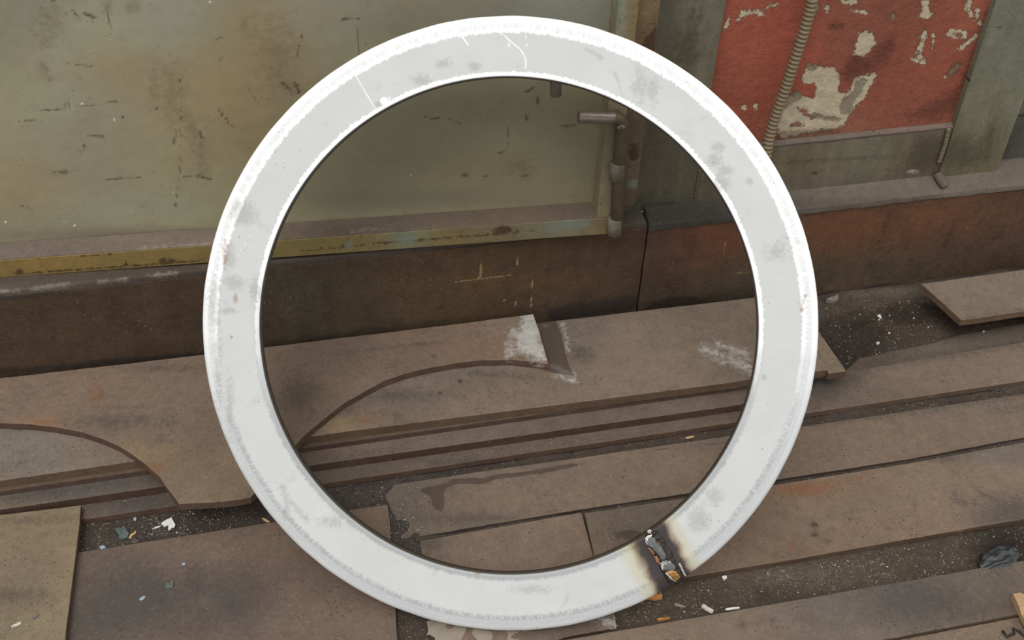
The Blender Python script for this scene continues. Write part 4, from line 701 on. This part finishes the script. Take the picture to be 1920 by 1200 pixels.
stub = tube('paper_stub', [P(1316, 1135, .008), P(1325, 1141, .007), P(1337, 1148, .006)], .0042, plain('mottled_stub_paper', (196, 186, 170), .8, 0, .5, 220, .5), None, 12, lump=.12); tag(stub, 'short speckled white stub in the gap by the bottom right plate', 'stub', 'small debris on the dirt and plates')
stub = tube('white_stick', [P(1360, 1143, .006), P(1374, 1141, .006), P(1387, 1139.5, .006)], .0022, Mwhite, None, 10, lump=.15); tag(stub, 'thin whitish stick lying along the edge of the bottom right plate', 'stick', 'small debris on the dirt and plates')
chip('wood_chip', [(1285, 821), (1295, 819), (1302, 818), (1299, 821), (1288, 823)], .009, .002, Myel, 'pale splinter at the foot of the stack, right of the ring centre', 'wood chip', seed=26)
# torn sheet under the ring
sheet_px = [(800, 1166), (812, 1163), (830, 1166), (880, 1172), (940, 1178), (985, 1180), (1000, 1178), (992, 1190), (975, 1198), (960, 1215), (905, 1260), (790, 1260), (798, 1200), (803, 1184)]
sc_ = np.mean([P(u, v, .002) for u, v in sheet_px], axis=0)
bm = bmesh.new(); tv = [bm.verts.new(Vector(P(u, v, .002) - sc_)) for u, v in sheet_px]; bm.faces.new(tv)
cc = np.array([v.co for v in bm.verts]); grid_cut(bm, .0028, cc.min(0), cc.max(0), (0, 1))
kill = [f for f in bm.faces if mnoise.noise(f.calc_center_median() * 38 + Vector((3, 1, 0))) > .5]
bmesh.ops.delete(bm, geom=kill, context='FACES')
for v in bm.verts: v.co.z += .0022 + .0022 * mnoise.noise(v.co * 40)
g = bmesh.ops.extrude_face_region(bm, geom=bm.faces[:])
for v in [e for e in g['geom'] if isinstance(e, bmesh.types.BMVert)]: v.co.z += .0006
sheet = bmobj('torn_sheet', bm, Mpap, None); sheet.location = tuple(sc_); tag(sheet, 'torn greyish sheet with small holes lying under the bottom of the ring', 'sheet')
# tan board corner at the right edge
block('board', [(1895, 1121), (1915, 1120), (1990, 1112), (1990, 1185), (1925, 1185), (1912, 1160)], .0125, .012, Mtan, 'tan board corner at the right edge of the picture', 'board', 27)
# dark crumpled bag / glove in the gap
bm = bmesh.new(); bmesh.ops.create_icosphere(bm, subdivisions=5, radius=1)
cc = Vector(P(1874, 1046, .012)); ex = Vector(P(1910, 1026, .012)) - Vector(P(1836, 1060, .012)); ex.z = 0; L = ex.length; ex.normalize(); ey = Vector((-ex.y, ex.x, 0))
for v in bm.verts:
    n = v.co.copy(); fold = math.sin(n.y * 9 + mnoise.noise(n * 2) * 3) * .12 + .22 * mnoise.noise(n * 3.5) + .05 * mnoise.noise(n * 9)
    k = 1 + fold; tp = 1 - .35 * n.x * 0 - .25 * max(0, -n.x)
    v.co = ex * n.x * L * .47 * (1 + .1 * fold) + ey * n.y * .021 * k * tp + Vector((0, 0, max(n.z, -.6) * .011 * k * tp))
bag = bmobj('crumpled_bag', bm, plain('dark_grey_plastic', (46, 50, 50), .38, 0, .5, 90, .5, .6), None, True); bag.location = tuple(cc - Vector((0, 0, .003)))
tag(bag, 'dark grey-blue crumpled plastic lump in the gap at the far right', 'plastic bag')
# twisted black wire in the corner
tag(tube('twisted_wire', [P(u, v, .0095 + .002 * (i % 2)) for i, (u, v) in enumerate([(1880, 1182), (1888, 1194), (1902, 1188), (1900, 1178), (1912, 1184), (1922, 1194), (1935, 1180), (1950, 1190)])], .0022, plain('black_wire', (40, 34, 30), .6), None, 8), 'twisted black wire in the bottom right corner', 'wire')
# white-ish stones in the hollow
for i, (u, v, r) in enumerate([(1667, 625, 2.8), (1646, 644, 3.6), (1697, 672, 2.2), (1648, 600, 1.8), (1713, 597, 1.8), (1844, 622, 2), (1740, 614, 1.6)]):
    chip('pebble', [(u + r * math.cos(a) * random.uniform(.7, 1.2), v + r * .8 * math.sin(a) * random.uniform(.7, 1.2)) for a in [k * math.tau / 6 for k in range(6)]], ground_h(*P(u, v, 0)[:2]) + .001 if i != 5 else .003, .002, Mpale, ['white pebble in the middle of the dirt hollow', 'largest white pebble in the dirt hollow, nearest its front left', 'white pebble at the front of the dirt hollow beside the narrow plate', 'small white pebble beside the pale stick near the wall foot', 'tiny white pebble nearest the slanted end of the raised plate', 'white pebble on the half-buried plate below the raised plate', 'tiny white pebble on the right side of the dirt hollow'][i], 'pebble', 'white pebbles in the dirt hollow', seed=40 + i)
chip('wood_chip', [(1644, 592), (1650, 590), (1653, 597), (1651, 598)], .008, .002, Mwhite, 'small pale stick in the dirt hollow near the wall', 'stick', seed=48)
o = chip('concrete_lump', [(1550, 563), (1562, 560), (1570, 558), (1571, 565), (1562, 569), (1548, 568)], .012, .008, plain('grey_lump', (122, 112, 104), .9, 0, .2, 60, .8), 'grey lump of mortar at the wall foot just right of the ring', 'mortar lump', seed=49)

# flexible conduit
pts_px = [(1527, -40), (1524, -10), (1521, 10), (1514, 36), (1505, 66), (1494, 100), (1483, 134), (1472, 168), (1461, 198), (1451, 228), (1443, 256), (1438, 280), (1434, 300)]
ydepth = [1.752] * 10 + [1.750, 1.746, 1.744]
cp = [Vector(Q(u, v, y)) for (u, v), y in zip(pts_px, ydepth)]
for k in range(6): cp.insert(0, cp[0] + (cp[0] - cp[1]).normalized() * .06)
cp.append(cp[-1] + Vector((-.004, .012, -.05))); cp.append(Vector((cp[-1].x - .004, 1.752, .262)))
dense = []
def cr(p0, p1, p2, p3, t): return .5 * ((2 * p1) + (p2 - p0) * t + (2 * p0 - 5 * p1 + 4 * p2 - p3) * t * t + (3 * p1 - p0 - 3 * p2 + p3) * t ** 3)
ext_ = [cp[0] * 2 - cp[1]] + cp + [cp[-1] * 2 - cp[-2]]
for i in range(1, len(ext_) - 2):
    for t in np.linspace(0, 1, 24, endpoint=False): dense.append(cr(ext_[i - 1], ext_[i], ext_[i + 1], ext_[i + 2], float(t)))
dense.append(cp[-1])
acc = [0]
for a, b in zip(dense, dense[1:]): acc.append(acc[-1] + (b - a).length)
pitch_ = .0086; nst = int(acc[-1] / (pitch_ / 8)); bm = bmesh.new(); rings = []; k = 0; up = None
for s in range(nst + 1):
    L_ = s * pitch_ / 8
    while k < len(acc) - 2 and acc[k + 1] < L_: k += 1
    t = (L_ - acc[k]) / max(acc[k + 1] - acc[k], 1e-9); p = dense[k].lerp(dense[k + 1], t); d = (dense[k + 1] - dense[k]).normalized()
    if up is None: up = d.orthogonal().normalized()
    up = (up - d * up.dot(d)).normalized(); sd_ = d.cross(up)
    ph = (s % 8) / 8; rr = .0068 + .0040 * (abs(math.sin(math.pi * ph)) ** .55)
    rings.append([bm.verts.new(p + (up * math.cos(q) + sd_ * math.sin(q)) * rr) for q in [j * math.tau / 16 for j in range(16)]])
for a, b in zip(rings, rings[1:]):
    for j in range(16): bm.faces.new([a[j], a[(j + 1) % 16], b[(j + 1) % 16], b[j]])
bm.faces.new(rings[0][::-1]); bm.faces.new(rings[-1])
con = bmobj('flexible_conduit', bm, plain('tan_conduit', (124, 109, 84), .55, 0, .15, 30, .15), None, True)
tag(con, 'ribbed tan flexible conduit running down in front of the red panel', 'conduit')

# grit: one uncountable scatter
palettes = [(205, 200, 188), (170, 162, 148), (140, 130, 116), (120, 110, 98), (60, 52, 46), (178, 150, 110), (140, 150, 155), (90, 80, 70), (50, 44, 40)]
def in_poly(p, poly): return poly_sd(np.array([p]), poly)[0] > 0
gv, gf, gc = [], [], []
def scatter(poly, h, n, smin, smax, bright=.35):
    poly = np.array(poly, float); lo = poly.min(0); hi = poly.max(0); P_ = rng.uniform(lo, hi, (n * 3, 2))
    P_ = P_[poly_sd(P_, poly) > 0][:n]
    for (u, v) in P_:
        if (mnoise.noise(Vector((u * .02, v * .02, h * 50))) + rng.uniform(-.5, .6)) < -.05: continue
        p = P(u, v, h); hh = (ground_h(p[0], p[1]) if h == 0 else h) ; s = smin + (smax - smin) * rng.random() ** 4; a = rng.uniform(0, math.tau); e = rng.uniform(.35, 1)
        b = len(gv); c_, s_ = math.cos(a), math.sin(a)
        for (x, y, z) in ((s, 0, 0), (-.3 * s, s * e * .7, 0), (-.7 * s, -.3 * s, 0), (.2 * s, -s * e * .6, 0), (0, 0, s * .8)):
            gv.append((p[0] + x * c_ - y * s_, p[1] + x * s_ + y * c_, hh + z + .0001))
        gf.extend([(b, b + 1, b + 4), (b + 1, b + 2, b + 4), (b + 2, b + 3, b + 4), (b + 3, b, b + 4), (b + 3, b + 2, b + 1, b)])
        col = lin(palettes[rng.integers(0, 3)] if rng.random() < bright else palettes[rng.integers(3, 9)]); gc.extend([(*col, 1)] * 5)
scatter([(150, 985), (345, 958), (470, 945), (500, 982), (150, 1033)], 0, 1500, .0006, .0026, .4)
scatter([(640, 915), (800, 900), (800, 1005), (760, 1060), (700, 960), (620, 940)], 0, 900, .0005, .002, .3)
scatter([(740, 960), (800, 1000), (790, 1060), (745, 1020)], 0, 200, .0005, .002, .3)
scatter([(1290, 1095), (1920, 985), (1920, 1050), (1290, 1155), (1100, 1180), (1150, 1120)], 0, 4200, .0006, .0026, .34)
scatter([(1540, 575), (1740, 560), (1900, 600), (1740, 640), (1600, 700), (1560, 650)], 0, 1800, .0006, .0028, .1)
scatter([(748, 1150), (800, 1165), (795, 1200), (750, 1200)], 0, 200, .0005, .002, .3)
scatter([(0, 925), (300, 880), (300, 900), (0, 950)], ZB, 500, .0004, .0014, .3)
scatter([(150, 945), (330, 915), (340, 945), (160, 968)], ZC, 500, .0004, .0014, .35)
scatter([(640, 885), (1380, 780), (1380, 790), (640, 898)], ZC, 700, .0004, .0016, .4)
scatter([(640, 835), (1380, 735), (1380, 750), (640, 850)], ZB, 200, .0003, .0010, .3)
scatter([(160, 1060), (520, 1040), (740, 1150), (740, 1200), (140, 1200)], .010, 700, .0003, .0012, .55)
scatter([(725, 920), (780, 900), (800, 1000), (750, 1005)], .0045, 500, .0005, .0018, .3)
scatter([(780, 900), (1400, 812), (1400, 830), (1000, 880), (790, 930)], .0045, 500, .0003, .0012, .4)
scatter([(1500, 795), (1920, 738), (1920, 770), (1600, 810)], .0045, 250, .0003, .0011, .5)
scatter([(1560, 1110), (1830, 1070), (1830, 1160), (1500, 1180)], .0125, 250, .0003, .0011, .6)
scatter([(1600, 690), (1920, 620), (1920, 640), (1640, 700)], .0025, 300, .0004, .0014, .3)
scatter([(1110, 975), (1280, 935), (1240, 985), (1140, 1040)], .0115, 300, .0004, .0013, .3)
scatter([(700, 700), (1020, 700), (1300, 700), (1300, 720), (640, 790)], ZA, 200, .0003, .0010, .4)
me = bpy.data.meshes.new('grit'); me.from_pydata(gv, [], gf)
at = me.color_attributes.new('Col', 'FLOAT_COLOR', 'POINT'); at.data.foreach_set('color', np.array(gc).ravel())
mg = NB('grit_bits'); mg.l(mg.attr('Col'), mg.b.inputs['Base Color']); mg.b.inputs['Roughness'].default_value = .8
tag(meshobj('grit', me, mg.m), 'fine swarf, grit and crumbs strewn over dirt and plates', 'grit', kind='stuff')
